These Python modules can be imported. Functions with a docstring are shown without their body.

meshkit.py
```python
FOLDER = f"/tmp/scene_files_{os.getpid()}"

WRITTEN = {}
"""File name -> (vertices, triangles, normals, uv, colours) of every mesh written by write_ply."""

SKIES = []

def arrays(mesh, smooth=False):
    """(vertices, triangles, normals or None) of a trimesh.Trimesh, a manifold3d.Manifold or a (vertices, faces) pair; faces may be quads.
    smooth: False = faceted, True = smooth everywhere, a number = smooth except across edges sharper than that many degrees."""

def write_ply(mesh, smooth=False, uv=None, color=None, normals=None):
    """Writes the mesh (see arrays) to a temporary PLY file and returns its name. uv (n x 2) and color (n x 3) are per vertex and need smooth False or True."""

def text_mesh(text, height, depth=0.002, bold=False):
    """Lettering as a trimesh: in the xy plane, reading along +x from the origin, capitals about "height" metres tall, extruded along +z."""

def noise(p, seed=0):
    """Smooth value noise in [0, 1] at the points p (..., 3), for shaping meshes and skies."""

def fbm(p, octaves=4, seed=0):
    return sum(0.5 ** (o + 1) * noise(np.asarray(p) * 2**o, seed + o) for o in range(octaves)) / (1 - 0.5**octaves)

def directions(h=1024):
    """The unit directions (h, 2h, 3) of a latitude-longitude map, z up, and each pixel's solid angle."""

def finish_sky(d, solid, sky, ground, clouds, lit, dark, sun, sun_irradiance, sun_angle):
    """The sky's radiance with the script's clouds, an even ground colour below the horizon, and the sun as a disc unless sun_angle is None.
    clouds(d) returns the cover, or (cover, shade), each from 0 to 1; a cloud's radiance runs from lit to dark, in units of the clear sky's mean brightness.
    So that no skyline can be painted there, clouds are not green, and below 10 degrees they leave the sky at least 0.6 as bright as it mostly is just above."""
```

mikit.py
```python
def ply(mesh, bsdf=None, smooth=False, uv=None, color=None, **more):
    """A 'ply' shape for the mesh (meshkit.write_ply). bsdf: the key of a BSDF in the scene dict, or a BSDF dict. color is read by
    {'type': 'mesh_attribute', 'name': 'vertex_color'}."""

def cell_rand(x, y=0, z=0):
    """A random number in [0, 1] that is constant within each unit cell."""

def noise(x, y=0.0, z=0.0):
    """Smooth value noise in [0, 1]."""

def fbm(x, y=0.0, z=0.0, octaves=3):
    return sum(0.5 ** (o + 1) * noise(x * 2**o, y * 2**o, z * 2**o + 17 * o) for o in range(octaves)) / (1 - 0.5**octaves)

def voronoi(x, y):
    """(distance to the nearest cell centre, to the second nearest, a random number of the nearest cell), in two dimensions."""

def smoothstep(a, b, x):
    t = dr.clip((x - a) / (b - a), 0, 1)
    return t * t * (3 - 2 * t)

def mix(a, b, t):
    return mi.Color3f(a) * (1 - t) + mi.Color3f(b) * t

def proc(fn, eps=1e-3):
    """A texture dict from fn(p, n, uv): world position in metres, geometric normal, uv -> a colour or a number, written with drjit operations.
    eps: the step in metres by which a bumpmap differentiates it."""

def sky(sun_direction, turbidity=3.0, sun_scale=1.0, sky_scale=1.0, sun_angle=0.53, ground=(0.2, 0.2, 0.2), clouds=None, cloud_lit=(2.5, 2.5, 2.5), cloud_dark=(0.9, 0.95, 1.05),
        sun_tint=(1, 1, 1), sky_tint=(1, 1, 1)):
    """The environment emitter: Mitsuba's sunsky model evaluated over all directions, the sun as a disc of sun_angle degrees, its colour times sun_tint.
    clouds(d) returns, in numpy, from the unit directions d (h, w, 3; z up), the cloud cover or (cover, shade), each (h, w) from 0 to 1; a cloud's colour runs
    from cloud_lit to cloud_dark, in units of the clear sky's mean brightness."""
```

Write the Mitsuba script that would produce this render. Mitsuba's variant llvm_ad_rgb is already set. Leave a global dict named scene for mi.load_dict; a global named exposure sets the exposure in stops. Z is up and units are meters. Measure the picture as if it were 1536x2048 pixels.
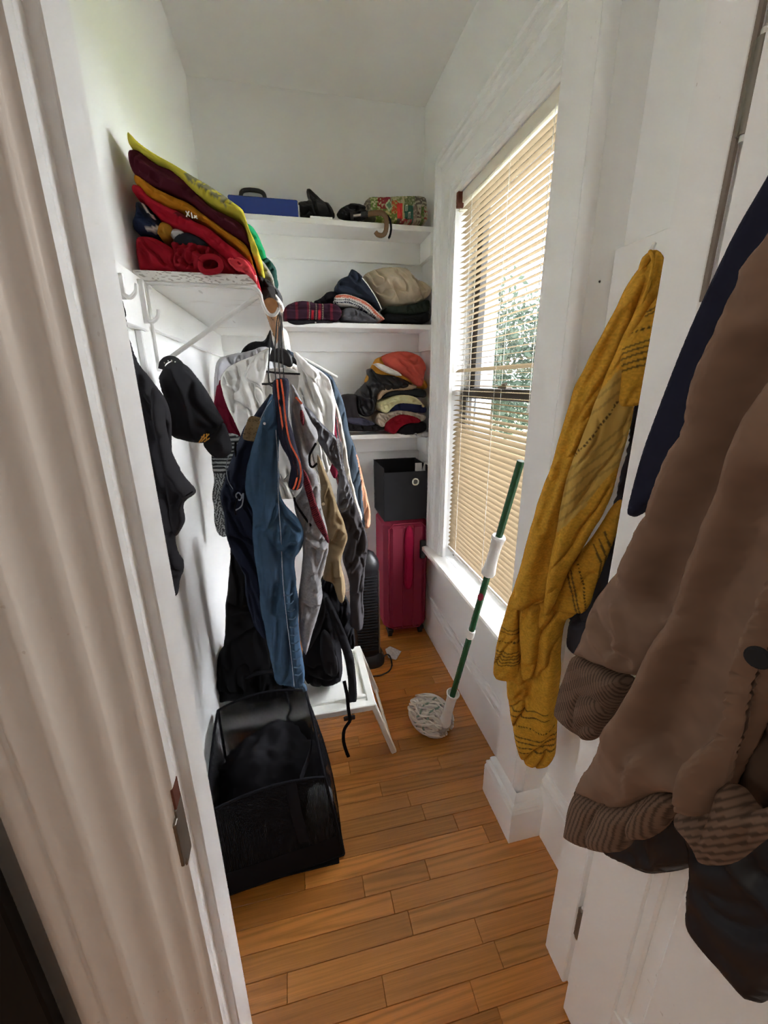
import math, numpy as np, trimesh, mitsuba as mi, mikit, meshkit
from shapely.geometry import Polygon, Point, LineString
from shapely import contains_xy
from scipy.spatial import Delaunay, cKDTree
import drjit as dr
T = mi.ScalarTransform4f
scene, labels = {}, {}
rng = np.random.default_rng(7)

# ---------------------------------------------------------------- camera, sky, lamp, exposure
def view(yaw, pitch, roll):
    cy, sy, cp, sp = math.cos(yaw), math.sin(yaw), math.cos(pitch), math.sin(pitch)
    f = np.array([sy*cp, cy*cp, -sp]); r = np.array([cy, -sy, 0.0]); d = np.cross(f, r)
    cr, sr = math.cos(roll), math.sin(roll)
    return f, -(-sr*r + cr*d)
EYE = np.array([0.0, 0.0, 1.4])
_f, _u = view(math.radians(12.33), math.radians(17.46), math.radians(0.48))
scene['camera'] = {'type': 'perspective', 'fov': 2*math.degrees(math.atan(768/821)), 'fov_axis': 'x', 'near_clip': 0.02, 'far_clip': 200.0,
                   'to_world': T().look_at(origin=EYE.tolist(), target=(EYE+_f).tolist(), up=_u.tolist())}
def overcast(d):
    n = meshkit.fbm(d*np.array([2.0, 2.0, 4.0]), 4, 3)
    return np.ones(d.shape[:2]), np.clip((n-0.45)*1.2, 0, 0.25)
SKY_LEVEL = 5.4
scene['sky'] = mikit.sky((0.5, 0.3, 0.8), turbidity=5.0, sun_scale=0.0, sky_scale=1.0, ground=(0.18, 0.19, 0.15), clouds=overcast,
                         cloud_lit=(SKY_LEVEL*.97, SKY_LEVEL*1.0, SKY_LEVEL*1.06), cloud_dark=(SKY_LEVEL*.83, SKY_LEVEL*.87, SKY_LEVEL*.93))
exposure = 5.0
LAMP = 0.52

# ---------------------------------------------------------------- helpers
def key(name, parent=None):
    k = name if parent is None else parent + '__' + name
    if k not in scene and not any(x.startswith(k + '__') for x in scene) and k not in labels: return k
    i = 1
    while True:
        kk = '%s_%03d' % (k, i)
        if kk not in scene and kk not in labels and not any(x.startswith(kk + '__') for x in scene): return kk
        i += 1
def say(k, label=None, cat=None, group=None, kind=None):
    d = {}
    if label: d['label'] = label
    if cat: d['category'] = cat
    if group: d['group'] = group
    if kind: d['kind'] = kind
    if d: labels[k] = d
def thing(name, label, cat, group=None):
    k = key(name); say(k, label, cat, group); return k
def add(name, mesh, mat, parent=None, smooth=35, color=None, uv=None, label=None, cat=None, group=None, kind=None):
    k = key(name, parent)
    if isinstance(mesh, tuple) and len(mesh) == 3: mesh, color = mesh[:2], mesh[2]
    if color is not None or uv is not None:
        if smooth not in (True, False): smooth = True
    scene[k] = mikit.ply(mesh, mat, smooth=smooth, color=color, uv=uv)
    say(k, label, cat, group, kind)
    return k
def struct(name, mesh, mat, parent=None, smooth=35, **more):
    return add(name, mesh, mat, parent, smooth, kind=None if parent else 'structure', **more)
def join(ms):
    V, F, n = [], [], 0
    for m in ms:
        v, f = (m.vertices, m.faces) if hasattr(m, 'vertices') else m[:2]
        f = np.asarray(f)
        if f.shape[1] == 4: f = np.vstack([f[:, [0, 1, 2]], f[:, [0, 2, 3]]])
        V.append(np.asarray(v, float)); F.append(f+n); n += len(v)
    return np.vstack(V), np.vstack(F)
def box(x0, x1, y0, y1, z0, z1, b=0.0):
    lo, hi = np.array([x0, y0, z0], float), np.array([x1, y1, z1], float)
    b = min(b, (hi-lo).min()*0.45)
    if b <= 0:
        m = trimesh.creation.box(hi-lo); m.apply_translation((lo+hi)/2); return m
    P = []
    for a in range(3):
        l, h = lo+b, hi-b
        l[a], h[a] = lo[a], hi[a]
        for i in range(8): P.append([h[0] if i & 1 else l[0], h[1] if i & 2 else l[1], h[2] if i & 4 else l[2]])
    return trimesh.convex.convex_hull(np.array(P))
def place(mesh, O, U, V, N):
    v, f = (mesh.vertices, mesh.faces) if hasattr(mesh, 'vertices') else mesh[:2]
    M = np.array([U, V, N], float)
    return np.asarray(v) @ M + np.asarray(O, float), np.asarray(f)
def spline(P, n):
    P = np.asarray(P, float)
    if len(P) < 3:
        t = np.linspace(0, 1, n)[:, None]; return P[0]*(1-t) + P[-1]*t
    Q = np.vstack([2*P[0]-P[1], P, 2*P[-1]-P[-2]])
    d = np.r_[0, np.cumsum(np.linalg.norm(np.diff(P, axis=0), axis=1))]
    s = np.linspace(0, d[-1], n); out = []
    for x in s:
        i = min(max(np.searchsorted(d, x, 'right')-1, 0), len(P)-2); t = (x-d[i])/max(d[i+1]-d[i], 1e-9)
        a, b, c, e = Q[i:i+4]
        out.append(0.5*((2*b)+(c-a)*t+(2*a-5*b+4*c-e)*t*t+(3*b-a-3*c+e)*t**3))
    return np.array(out)
def sweep(path, prof, up=(0, 0, 1), n=None, scale=None, closed_prof=True, smooth_path=True):
    """a closed 2-D profile carried along a path"""
    P = spline(path, n) if n else np.asarray(path, float)
    t = np.gradient(P, axis=0); t /= np.linalg.norm(t, axis=1, keepdims=True)
    up = np.asarray(up, float); a = np.cross(t, up)
    bad = np.linalg.norm(a, axis=1) < 1e-3
    a[bad] = np.cross(t[bad], [1, 0.1, 0]); a /= np.linalg.norm(a, axis=1, keepdims=True); b = np.cross(a, t)
    prof = np.asarray(prof, float); m = len(prof); sc = np.ones(len(P)) if scale is None else np.interp(np.linspace(0, 1, len(P)), np.linspace(0, 1, len(scale)), scale)
    v = P[:, None] + sc[:, None, None]*(prof[None, :, :1]*a[:, None] + prof[None, :, 1:]*b[:, None])
    i, j = np.meshgrid(np.arange(len(P)-1), np.arange(m), indexing='ij'); k = (j+1) % m
    q = np.stack([i*m+j, i*m+k, (i+1)*m+k, (i+1)*m+j], -1).reshape(-1, 4)
    f = np.vstack([q[:, [0, 1, 2]], q[:, [0, 2, 3]]])
    v = v.reshape(-1, 3); c0, c1 = len(v), len(v)+1
    v = np.vstack([v, P[0], P[-1]]); j = np.arange(m)
    f = np.vstack([f, np.stack([j*0+c0, (j+1) % m, j], 1), np.stack([j*0+c1, j+(len(P)-1)*m, (j+1) % m+(len(P)-1)*m], 1)])
    return v, f
def circ(r, n=10, ry=None):
    a = np.arange(n)*2*np.pi/n
    return np.stack([np.cos(a)*r, np.sin(a)*(ry or r)], 1)
def tube(path, r, n=None, sides=8, up=(0, 0, 1), scale=None, ry=None):
    return sweep(path, circ(r, sides, ry), up, n, scale)
def strap(path, w, t, n=24, up=(0, 0, 1)):
    return sweep(path, [(-w/2, -t/2), (w/2, -t/2), (w/2, t/2), (-w/2, t/2)], up, n)
def lathe(prof, n=28, O=(0, 0, 0), axis=(0, 0, 1)):
    prof = np.asarray(prof, float); a = np.arange(n)*2*np.pi/n
    v = np.stack([prof[:, None, 0]*np.cos(a), prof[:, None, 0]*np.sin(a), np.repeat(prof[:, None, 1], n, 1)], -1).reshape(-1, 3)
    i, j = np.meshgrid(np.arange(len(prof)-1), np.arange(n), indexing='ij'); k = (j+1) % n
    q = np.stack([i*n+j, i*n+k, (i+1)*n+k, (i+1)*n+j], -1).reshape(-1, 4)
    z = np.asarray(axis, float); z /= np.linalg.norm(z); x = np.cross([0.3, 1, 0.2], z); x /= np.linalg.norm(x)
    return place((v, np.vstack([q[:, [0, 1, 2]], q[:, [0, 2, 3]]])), O, x, np.cross(z, x), z)
def mold(prof, P0, P1, A, B):
    """a closed profile (a, b) carried straight from P0 to P1"""
    prof = np.asarray(prof, float); A, B = np.asarray(A, float), np.asarray(B, float)
    v0 = np.asarray(P0, float)+prof[:, :1]*A+prof[:, 1:]*B; v1 = np.asarray(P1, float)+prof[:, :1]*A+prof[:, 1:]*B
    m = len(prof); j = np.arange(m); k = (j+1) % m
    tri = trimesh.creation.triangulate_polygon(Polygon(prof), engine='earcut') if False else None
    f = np.vstack([np.stack([j, k, k+m], 1), np.stack([j, k+m, j+m], 1)])
    d = Delaunay(prof); cen = prof[d.simplices].mean(1); ok = contains_xy(Polygon(prof).buffer(1e-7), cen[:, 0], cen[:, 1])
    f = np.vstack([f, d.simplices[ok], d.simplices[ok]+m])
    return np.vstack([v0, v1]), f
def chaikin(P, it=2):
    P = np.asarray(P, float)
    for _ in range(it):
        Q = np.roll(P, -1, 0); P = np.stack([0.75*P+0.25*Q, 0.25*P+0.75*Q], 1).reshape(-1, 2)
    return P
def fb(u, v, seed, oct=3):
    return meshkit.fbm(np.stack([u, v, np.full_like(u, seed*3.7)], -1), oct, seed)
def frame(ax, c):
    if ax == 'y': return np.array([0, c, 0.]), np.array([1., 0, 0]), np.array([0, 0, 1.]), np.array([0, -1., 0])
    if ax == 'x': return np.array([c, 0, 0.]), np.array([0, 1., 0]), np.array([0, 0, 1.]), np.array([-1., 0, 0])
def cloth(poly, fr, T_, col, res=0.007, r=None, folds=(), wr=(0.006, 9, 3, 0), seed=0, soft=2, rough3=0.004, pat=None, f3=9, edge=0.0):
    """a closed, thick piece of cloth with a drawn outline, rounded rim, drawn folds (points, width, height) and wrinkles (amplitude, across, along, angle)"""
    O, U, V, N = fr
    pg = Polygon(chaikin(poly, soft)).buffer(0)
    if pg.geom_type != 'Polygon': pg = max(pg.geoms, key=lambda g: g.area)
    L = pg.exterior.length; n = max(int(L/res), 12)
    b = np.array([pg.exterior.interpolate(i/n, normalized=True).coords[0] for i in range(n)])
    if edge > 0: b = b + edge*np.stack([fb(b[:, 0]*40, b[:, 1]*40, seed+5)-.5, fb(b[:, 0]*40+9, b[:, 1]*40, seed+6)-.5], 1)
    pg = Polygon(b).buffer(0)
    if pg.geom_type != 'Polygon': pg = max(pg.geoms, key=lambda g: g.area)
    x0, y0, x1, y1 = pg.bounds
    gx, gy = np.meshgrid(np.arange(x0, x1, res), np.arange(y0, y1, res*0.87)); gx[1::2] += res/2
    g = np.stack([gx.ravel(), gy.ravel()], 1); g = g[contains_xy(pg, g[:, 0], g[:, 1])]
    dense = np.array([pg.exterior.interpolate(i/(4*n), normalized=True).coords[0] for i in range(4*n)])
    tree = cKDTree(dense)
    if len(g): g = g[tree.query(g)[0] > res*0.55]
    Q = np.vstack([b, g]); tri = Delaunay(Q).simplices
    cen = Q[tri].mean(1); tri = tri[contains_xy(pg, cen[:, 0], cen[:, 1])]
    e1, e2 = Q[tri[:, 1]]-Q[tri[:, 0]], Q[tri[:, 2]]-Q[tri[:, 0]]
    ar = e1[:, 0]*e2[:, 1]-e1[:, 1]*e2[:, 0]; tri[ar < 0] = tri[ar < 0][:, [0, 2, 1]]; tri = tri[np.abs(ar) > 1e-10]
    d = tree.query(Q)[0]; d[:n] = 0
    r = T_/2 if r is None else min(r, T_/2)
    q = np.clip(d/r, 0, 1); h = r*np.sqrt(np.maximum(1-(1-q)**2, 0)); ramp = np.clip(d/(3*res), 0, 1)
    u, v = Q[:, 0], Q[:, 1]
    w = T_/2-r+h
    if wr:
        amp, fa, fl, ang = wr; amp *= 1.6; c, s = math.cos(math.radians(ang)), math.sin(math.radians(ang))
        a, l = (u*c+v*s), (-u*s+v*c)
        wx, wz = fb(u*7, v*7, seed+31, 2)-.5, fb(u*7+5, v*7, seed+32, 2)-.5
        n2 = fb(a*fa*1.9+wx*2.2, l*fl*1.9+wz*2.2, seed+33, 2)
        w = w+ramp*amp*(2.4*(fb(a*fa+wx, l*fl+wz, seed)-0.5)-1.9*((1-np.abs(3.2*n2-1.6)).clip(0)**4)+.2)
    for pts, wd, ht in folds:
        wd, ht = wd*1.35, ht*1.7
        ls = np.asarray(pts, float); seg = np.full(len(Q), 9.0)
        for A, B in zip(ls[:-1], ls[1:]):
            t = np.clip(((Q-A)@(B-A))/max((B-A)@(B-A), 1e-12), 0, 1); seg = np.minimum(seg, np.linalg.norm(Q-A-t[:, None]*(B-A), axis=1))
        w = w+ramp*ht*np.exp(-(seg/wd)**2)
    w = np.where(np.arange(len(Q)) < n, T_/2-r, np.maximum(w, 0.0008))
    wb = -(T_/2-r+h)
    Vf = O+u[:, None]*U+v[:, None]*V+w[:, None]*N
    Vb = O+u[:, None]*U+v[:, None]*V+wb[:, None]*N
    m = len(Q); vs = [Vf, Vb]; fs = [tri, tri[:, [0, 2, 1]]+m]; j = np.arange(n); k = (j+1) % n
    orient = 1 if Polygon(b).exterior.is_ccw else 0
    side = T_-2*r; K = max(int(side/(2.5*res)), 1) if side > 1e-6 else 0
    if K:
        rings = [j]; at = 2*m
        for s in range(1, K):
            t = s/K; ring = Vf[:n]*(1-t)+Vb[:n]*t
            vs.append(ring); rings.append(j+at); at += n
        rings.append(j+m)
        for A, B in zip(rings[:-1], rings[1:]):
            a, bq, c, e = A, A[k], B[k], B
            fs += [np.stack([a, e, c], 1), np.stack([a, c, bq], 1)] if orient else [np.stack([a, c, e], 1), np.stack([a, bq, c], 1)]
    else:
        fs[1] = np.where(fs[1]-m < n, fs[1]-m, fs[1])
    W = np.vstack(vs); F = np.vstack(fs)
    if rough3: W = W+rough3*2*np.stack([meshkit.fbm(W*f3, 3, seed+k)-0.5 for k in (11, 12, 13)], -1)
    uu = np.r_[u, u, np.tile(b[:, 0], max(K-1, 0))]; vv = np.r_[v, v, np.tile(b[:, 1], max(K-1, 0))]
    col = np.asarray(col, float)
    C = np.repeat(col[None], len(W), 0) if pat is None else np.asarray(pat(uu, vv, W), float)
    C = C*(0.9+0.2*meshkit.fbm(W*60, 2, seed+20))[:, None]
    return W, F, np.clip(C, 0, 1)
def stripes(base, bands):
    def fn(u, v, W):
        C = np.repeat(np.asarray(base, float)[None], len(u), 0)
        for test, c in bands: C[test(u, v)] = c
        return C
    return fn
def near(u, v, pts):
    Q = np.stack([u, v], 1); ls = np.asarray(pts, float); seg = np.full(len(Q), 9.0)
    for A, B in zip(ls[:-1], ls[1:]):
        t = np.clip(((Q-A)@(B-A))/max((B-A)@(B-A), 1e-12), 0, 1); seg = np.minimum(seg, np.linalg.norm(Q-A-t[:, None]*(B-A), axis=1))
    return seg

# ---------------------------------------------------------------- materials
def mat(name, color, rough=0.6, **more):
    scene[name] = {'type': 'twosided', 'bsdf': {'type': 'principled', 'base_color': color if isinstance(color, dict) else {'type': 'rgb', 'value': list(color)}, 'roughness': rough, **more}}
VC = {'type': 'mesh_attribute', 'name': 'vertex_color'}
def wall_tone(p, n, uv):
    a = mikit.fbm(p.x*2.1+p.y*1.3, p.y*2.3, p.z*1.7)
    return mikit.mix((0.84, 0.85, 0.845), (0.875, 0.885, 0.88), a)
def trim_tone(p, n, uv):
    a = mikit.fbm(p.x*3+1, p.y*3, p.z*2)
    s = mikit.smoothstep(0.88, 0.93, mikit.noise(p.x*210, p.y*210, p.z*120)) * mikit.smoothstep(0.62, 0.8, mikit.noise(p.x*7, p.y*7, p.z*7))
    return mikit.mix(mikit.mix((0.82, 0.82, 0.81), (0.86, 0.865, 0.86), a), (0.5, 0.46, 0.42), 0.45*s)
mat('paint_wall', mikit.proc(wall_tone), 0.7, specular=0.3)
mat('paint_trim', mikit.proc(trim_tone), 0.38, specular=0.5)
mat('paint_ceiling', (0.87, 0.87, 0.855), 0.9, specular=0.2)
def oak(p, n, uv):
    k = mi.Float(dr.floor(uv.x/8)); x = uv.x-8*k; y = uv.y
    r1, r2, r3, r4 = mikit.cell_rand(k, 1), mikit.cell_rand(k, 2), mikit.cell_rand(k, 3), mikit.cell_rand(k, 4)
    o = r1*37.0
    wob = 0.006*(mikit.fbm(x*5.0+o, y*30, r2*9, 2)-0.5)+0.004*(mikit.noise(x*14.0+o, y*60, 3.0)-0.5)
    c = y+0.05*(r2-0.5)+wob
    cath = dr.sqrt(dr.square(c*1.0)+0.00025)*430.0-(x-0.4*(r3-0.5))*(8.0+9.0*r3)
    ring = dr.power(0.5+0.5*dr.sin(cath), 2.2)
    straight = mikit.fbm(x*2.2+o, (y+wob*0.6)*260, r2*7, 2)
    flat = dr.select(r4 > 0.5, ring*0.8, straight)
    pore = dr.power(mikit.fbm(x*11.0+o, y*700, r3*5, 2), 2.0)
    broad = mikit.fbm(x*1.3+o, y*22, r2*3, 2)
    g = dr.clip(0.46*flat+0.50*pore+0.22*(broad-0.35), 0, 1)
    tone = 0.80+0.42*r2
    base = mikit.mix((0.53, 0.225, 0.050), (0.235, 0.080, 0.014), g)
    return base*tone*mikit.mix((1.0, 1.0, 1.0), (1.05, 0.93, 0.80), r3)
scene['oak'] = {'type': 'twosided', 'bsdf': {'type': 'principled', 'base_color': mikit.proc(oak), 'roughness': 0.33, 'specular': 0.8, 'clearcoat': 0.4, 'clearcoat_gloss': 0.6}}
mat('fabric', VC, 0.92, specular=0.15, sheen=0.35, sheen_tint=0.6)
mat('satin', VC, 0.45, specular=0.4)
mat('terry', VC, 1.0, specular=0.05, sheen=0.8, sheen_tint=0.8)
mat('leather', VC, 0.52, specular=0.35)
mat('print', VC, 0.5, specular=0.4)
mat('black_plastic', (0.012, 0.012, 0.014), 0.3)
mat('black_matte', (0.014, 0.014, 0.016), 0.75, specular=0.2)
mat('black_cloth', (0.009, 0.009, 0.011), 0.95, specular=0.1)
mat('net_cord', (0.009, 0.009, 0.011), 0.9, specular=.1)
mat('white_plastic', (0.80, 0.80, 0.78), 0.35)
mat('white_metal', (0.78, 0.78, 0.77), 0.3)
mat('tray_white', (0.84, 0.85, 0.80), 0.35)
mat('chrome', (0.75, 0.75, 0.74), 0.2, metallic=1.0)
mat('old_metal', (0.22, 0.20, 0.17), 0.45, metallic=0.8)
mat('rod_wood', mikit.proc(lambda p, n, uv: mikit.mix((0.50, 0.25, 0.10), (0.30, 0.13, 0.05), mikit.fbm(p.x*90, p.y*8, p.z*90))), 0.5)
mat('raw_wood', (0.12, 0.035, 0.02), 0.8)
mat('mop_green', (0.012, 0.085, 0.030), 0.3)
mat('binder_blue', (0.02, 0.045, 0.24), 0.4)
mat('paper', (0.80, 0.80, 0.78), 0.8)
mat('red_nylon', (0.215, 0.012, 0.036), 0.7, sheen=0.5, sheen_tint=0.7)
mat('red_trim', (0.22, 0.008, 0.032), 0.6)
mat('gold_thread', (0.62, 0.30, 0.04), 0.6)
mat('umbrella_wood', (0.16, 0.085, 0.04), 0.4)
mat('sash_dark', (0.035, 0.030, 0.027), 0.5)
mat('pale_frame', (0.36, 0.40, 0.45), 0.5)
scene['glass'] = {'type': 'thindielectric', 'int_ior': 1.5}
scene['slat'] = {'type': 'principledthin', 'base_color': {'type': 'rgb', 'value': [0.375, 0.298, 0.200]}, 'roughness': 0.5, 'diff_trans': 0.34, 'spec_trans': 0.0}
mat('cream_plastic', (0.80, 0.76, 0.66), 0.4)
mat('dark_room', (0.007, 0.007, 0.007), 0.7, specular=.2)

# ================================================================ the setting
XL, XR, YB, ZC = -0.32, 0.702, 2.255, 2.604
struct('floor', box(-2.0, 1.75, -3.0, 2.4, -0.12, -0.016), 'black_matte', smooth=False)
PW, Y0 = 0.0561, 0.503
butts = {-1: [.372], 0: [.327], 1: [.119, .42], 2: [-.11, .39], 3: [.217], 4: [.18], 5: [.107, .302], 6: [-.06, .52], 7: [.438], 8: [.343], 9: [.307], 10: [.219], 11: [.461], 12: [.12], 13: [.33]}
pk = 0
def plank(x0, x1, y0, y1):
    global pk
    z = 0.0006*((pk*7919) % 11)/11-0.0006
    m = box(x0+.0005, x1-.0005, y0+.0005, y1-.0005, -.016, z, 0.0008)
    v = np.array(m.vertices); f = np.array(m.faces)
    uv = np.stack([8*pk+4+(v[:, 0]-(x0+x1)/2), v[:, 1]-(y0+y1)/2], 1); pk += 1
    vs, fs, us = v[f.ravel()], np.arange(len(f)*3).reshape(-1, 3), uv[f.ravel()]
    return (vs, fs), us
for k in range(-5, 32):
    y0 = Y0+k*PW; y1 = y0+PW
    cuts = butts.get(k)
    if cuts is None:
        cuts = sorted(float(x) for x in rng.uniform(-.2, .6, 2)); cuts = cuts if cuts[1]-cuts[0] > .2 else cuts[:1]
    xs = [-.45]+cuts+[.80]
    for a, b in zip(xs[:-1], xs[1:]):
        m, uv = plank(a, b, y0, min(y1, 2.3)); add('plank', m, 'oak', 'floor', False, uv=uv)
V_, F_, U_, n_ = [], [], [], 0
for k in range(-62, 32):
    y0 = Y0+k*PW
    if y0 > 0.2 and y0 < 0.45: spans = [(-1.95, -.45), (.80, 1.7)]
    elif y0 >= 0.45: continue
    else: spans = [(-1.95, -.7), (-.7, .35), (.35, 1.7)]
    if k >= -5: spans = [(-1.95, -.45), (.80, 1.7)]
    for a, b in spans:
        (v, f), uv = plank(a, b, y0, y0+PW); V_.append(v); F_.append(f+n_); U_.append(uv); n_ += len(v)
add('far_planks', (np.vstack(V_), np.vstack(F_)), 'oak', 'floor', False, uv=np.vstack(U_), kind='stuff')

struct('wall_back', box(XL-.12, XR+.2, YB, YB+.12, -.05, ZC+.1), 'paint_wall', smooth=False)
struct('wall_left', box(XL-.12, XL, .57, YB+.05, -.05, ZC+.1), 'paint_wall', smooth=False)
wy0, wy1, wz0, wz1 = .99, 1.79, .565, 2.105
struct('wall_right', join([box(XR, XR+.17, .57, wy0, -.05, ZC+.1), box(XR, XR+.17, wy1, YB+.05, -.05, ZC+.1), box(XR, XR+.17, wy0, wy1, -.05, wz0), box(XR, XR+.17, wy0, wy1, wz1, ZC+.1)]), 'paint_wall', smooth=False)
struct('ceiling', box(-2.0, 1.75, -3.0, 2.4, ZC, ZC+.12), 'paint_ceiling', smooth=False)
# closet front wall with its doorway, and the room the doorway opens from
struct('wall_front', join([box(-2.0, -.215, .485, .565, -.05, ZC+.1), box(.575, 1.75, .485, .565, -.05, ZC+.1), box(-.215, .575, .485, .565, 2.06, ZC+.1)]), 'paint_wall', smooth=False)
struct('wall_room', join([box(-2.0, -1.9, -3.0, .5, -.05, ZC+.1), box(1.65, 1.75, -3.0, .5, -.05, ZC+.1),
                          box(-2.0, 1.75, -3.0, -2.9, -.05, ZC+.1)]), 'paint_wall', smooth=False)

# pilaster at the near side of the window, with a rounded corner bead and a plinth
pil = join([box(.602, XR+.02, .872, .985, 0, ZC), box(.626, XR+.02, .85, .88, 0, ZC)])
struct('trim_1', pil, 'paint_trim', smooth=False)
add('corner_bead', tube([(.622, .870, 0), (.622, .870, ZC)], .0195, 2, 20, up=(1, 0, 0)), 'paint_trim', 'trim_1', True)
pl = [(.0, 0), (.026, 0), (.026, .118), (.024, .122), (.022, .127), (.024, .133), (.022, .14), (.013, .146), (.013, .152), (.015, .156), (.012, .164), (.004, .172), (0, .174)]
def wrap(prof, path, nrm):
    prof = np.asarray(prof, float); vs = []
    for (x, y), (nx, ny) in zip(path, nrm): vs.append(np.stack([x+prof[:, 0]*nx, y+prof[:, 0]*ny, prof[:, 1]], 1))
    m = len(prof); f = []
    for s in range(len(path)-1):
        for j in range(m-1): f += [(s*m+j, (s+1)*m+j, (s+1)*m+j+1), (s*m+j, (s+1)*m+j+1, s*m+j+1)]
    return np.vstack(vs), np.array(f)
pv = wrap(pl, [(.71, .985), (.602, .985), (.602, .85), (.71, .85)], [(0, 1), (-1, 1), (-1, -1), (0, -1)])
add('plinth', (pv[0], pv[1]), 'paint_trim', 'trim_1', 25)

base = [(0, 0), (.0175, 0), (.0175, .188), (.0145, .193), (.0145, .199), (.016, .203), (.0135, .213), (.006, .222), (.004, .232), (0, .235)]
struct('baseboard_right', wrap(base, [(XR, YB), (XR, .985)], [(-1, 0), (-1, 0)]), 'paint_trim', smooth=25)
struct('baseboard_near', wrap(base, [(XR, .85), (XR, .56)], [(-1, 0), (-1, 0)]), 'paint_trim', smooth=25)
struct('baseboard_back', wrap(base, [(XL, YB), (XR, YB)], [(0, -1), (0, -1)]), 'paint_trim', smooth=25)
struct('baseboard_left', wrap(base, [(XL, .57), (XL, YB)], [(1, 0), (1, 0)]), 'paint_trim', smooth=25)

# ---- doorway: jambs, stops, casings
def jamb(s, xj, xs):
    # s = +1 faces +x (left jamb); xj jamb face, xs stop face
    lo, hi = (xj-.03, xj) if s > 0 else (xj, xj+.03)
    a, b = (xj-.005, xs) if s > 0 else (xs, xj+.005)
    return join([box(lo, hi, .470, .578, 0, 2.06, .0015)]), box(a, b, .505, .578, 0, 2.05, .002)
jl, sl = jamb(1, -.193, -.180)
struct('door_frame', jl, 'paint_trim', smooth=30)
add('stop', sl, 'paint_trim', 'door_frame', 30)
jr, sr = jamb(-1, .560, .546)
add('side_jamb', jr, 'paint_trim', 'door_frame', 30); add('stop', sr, 'paint_trim', 'door_frame', 30)
add('head_jamb', join([box(-.2, .57, .470, .578, 2.04, 2.07, .001)]), 'paint_trim', 'door_frame', 30)
mat('grime', (.20, .165, .135), .8)
add('worn_strip', mold([(0, 0), (.0035, .001), (.0045, .004), (.0035, .0072), (0, .008)], (.5475, .496, 1.50), (.5475, .496, 2.035), (-1, 0, 0), (0, 1, 0)), 'grime', 'door_frame')
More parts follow.
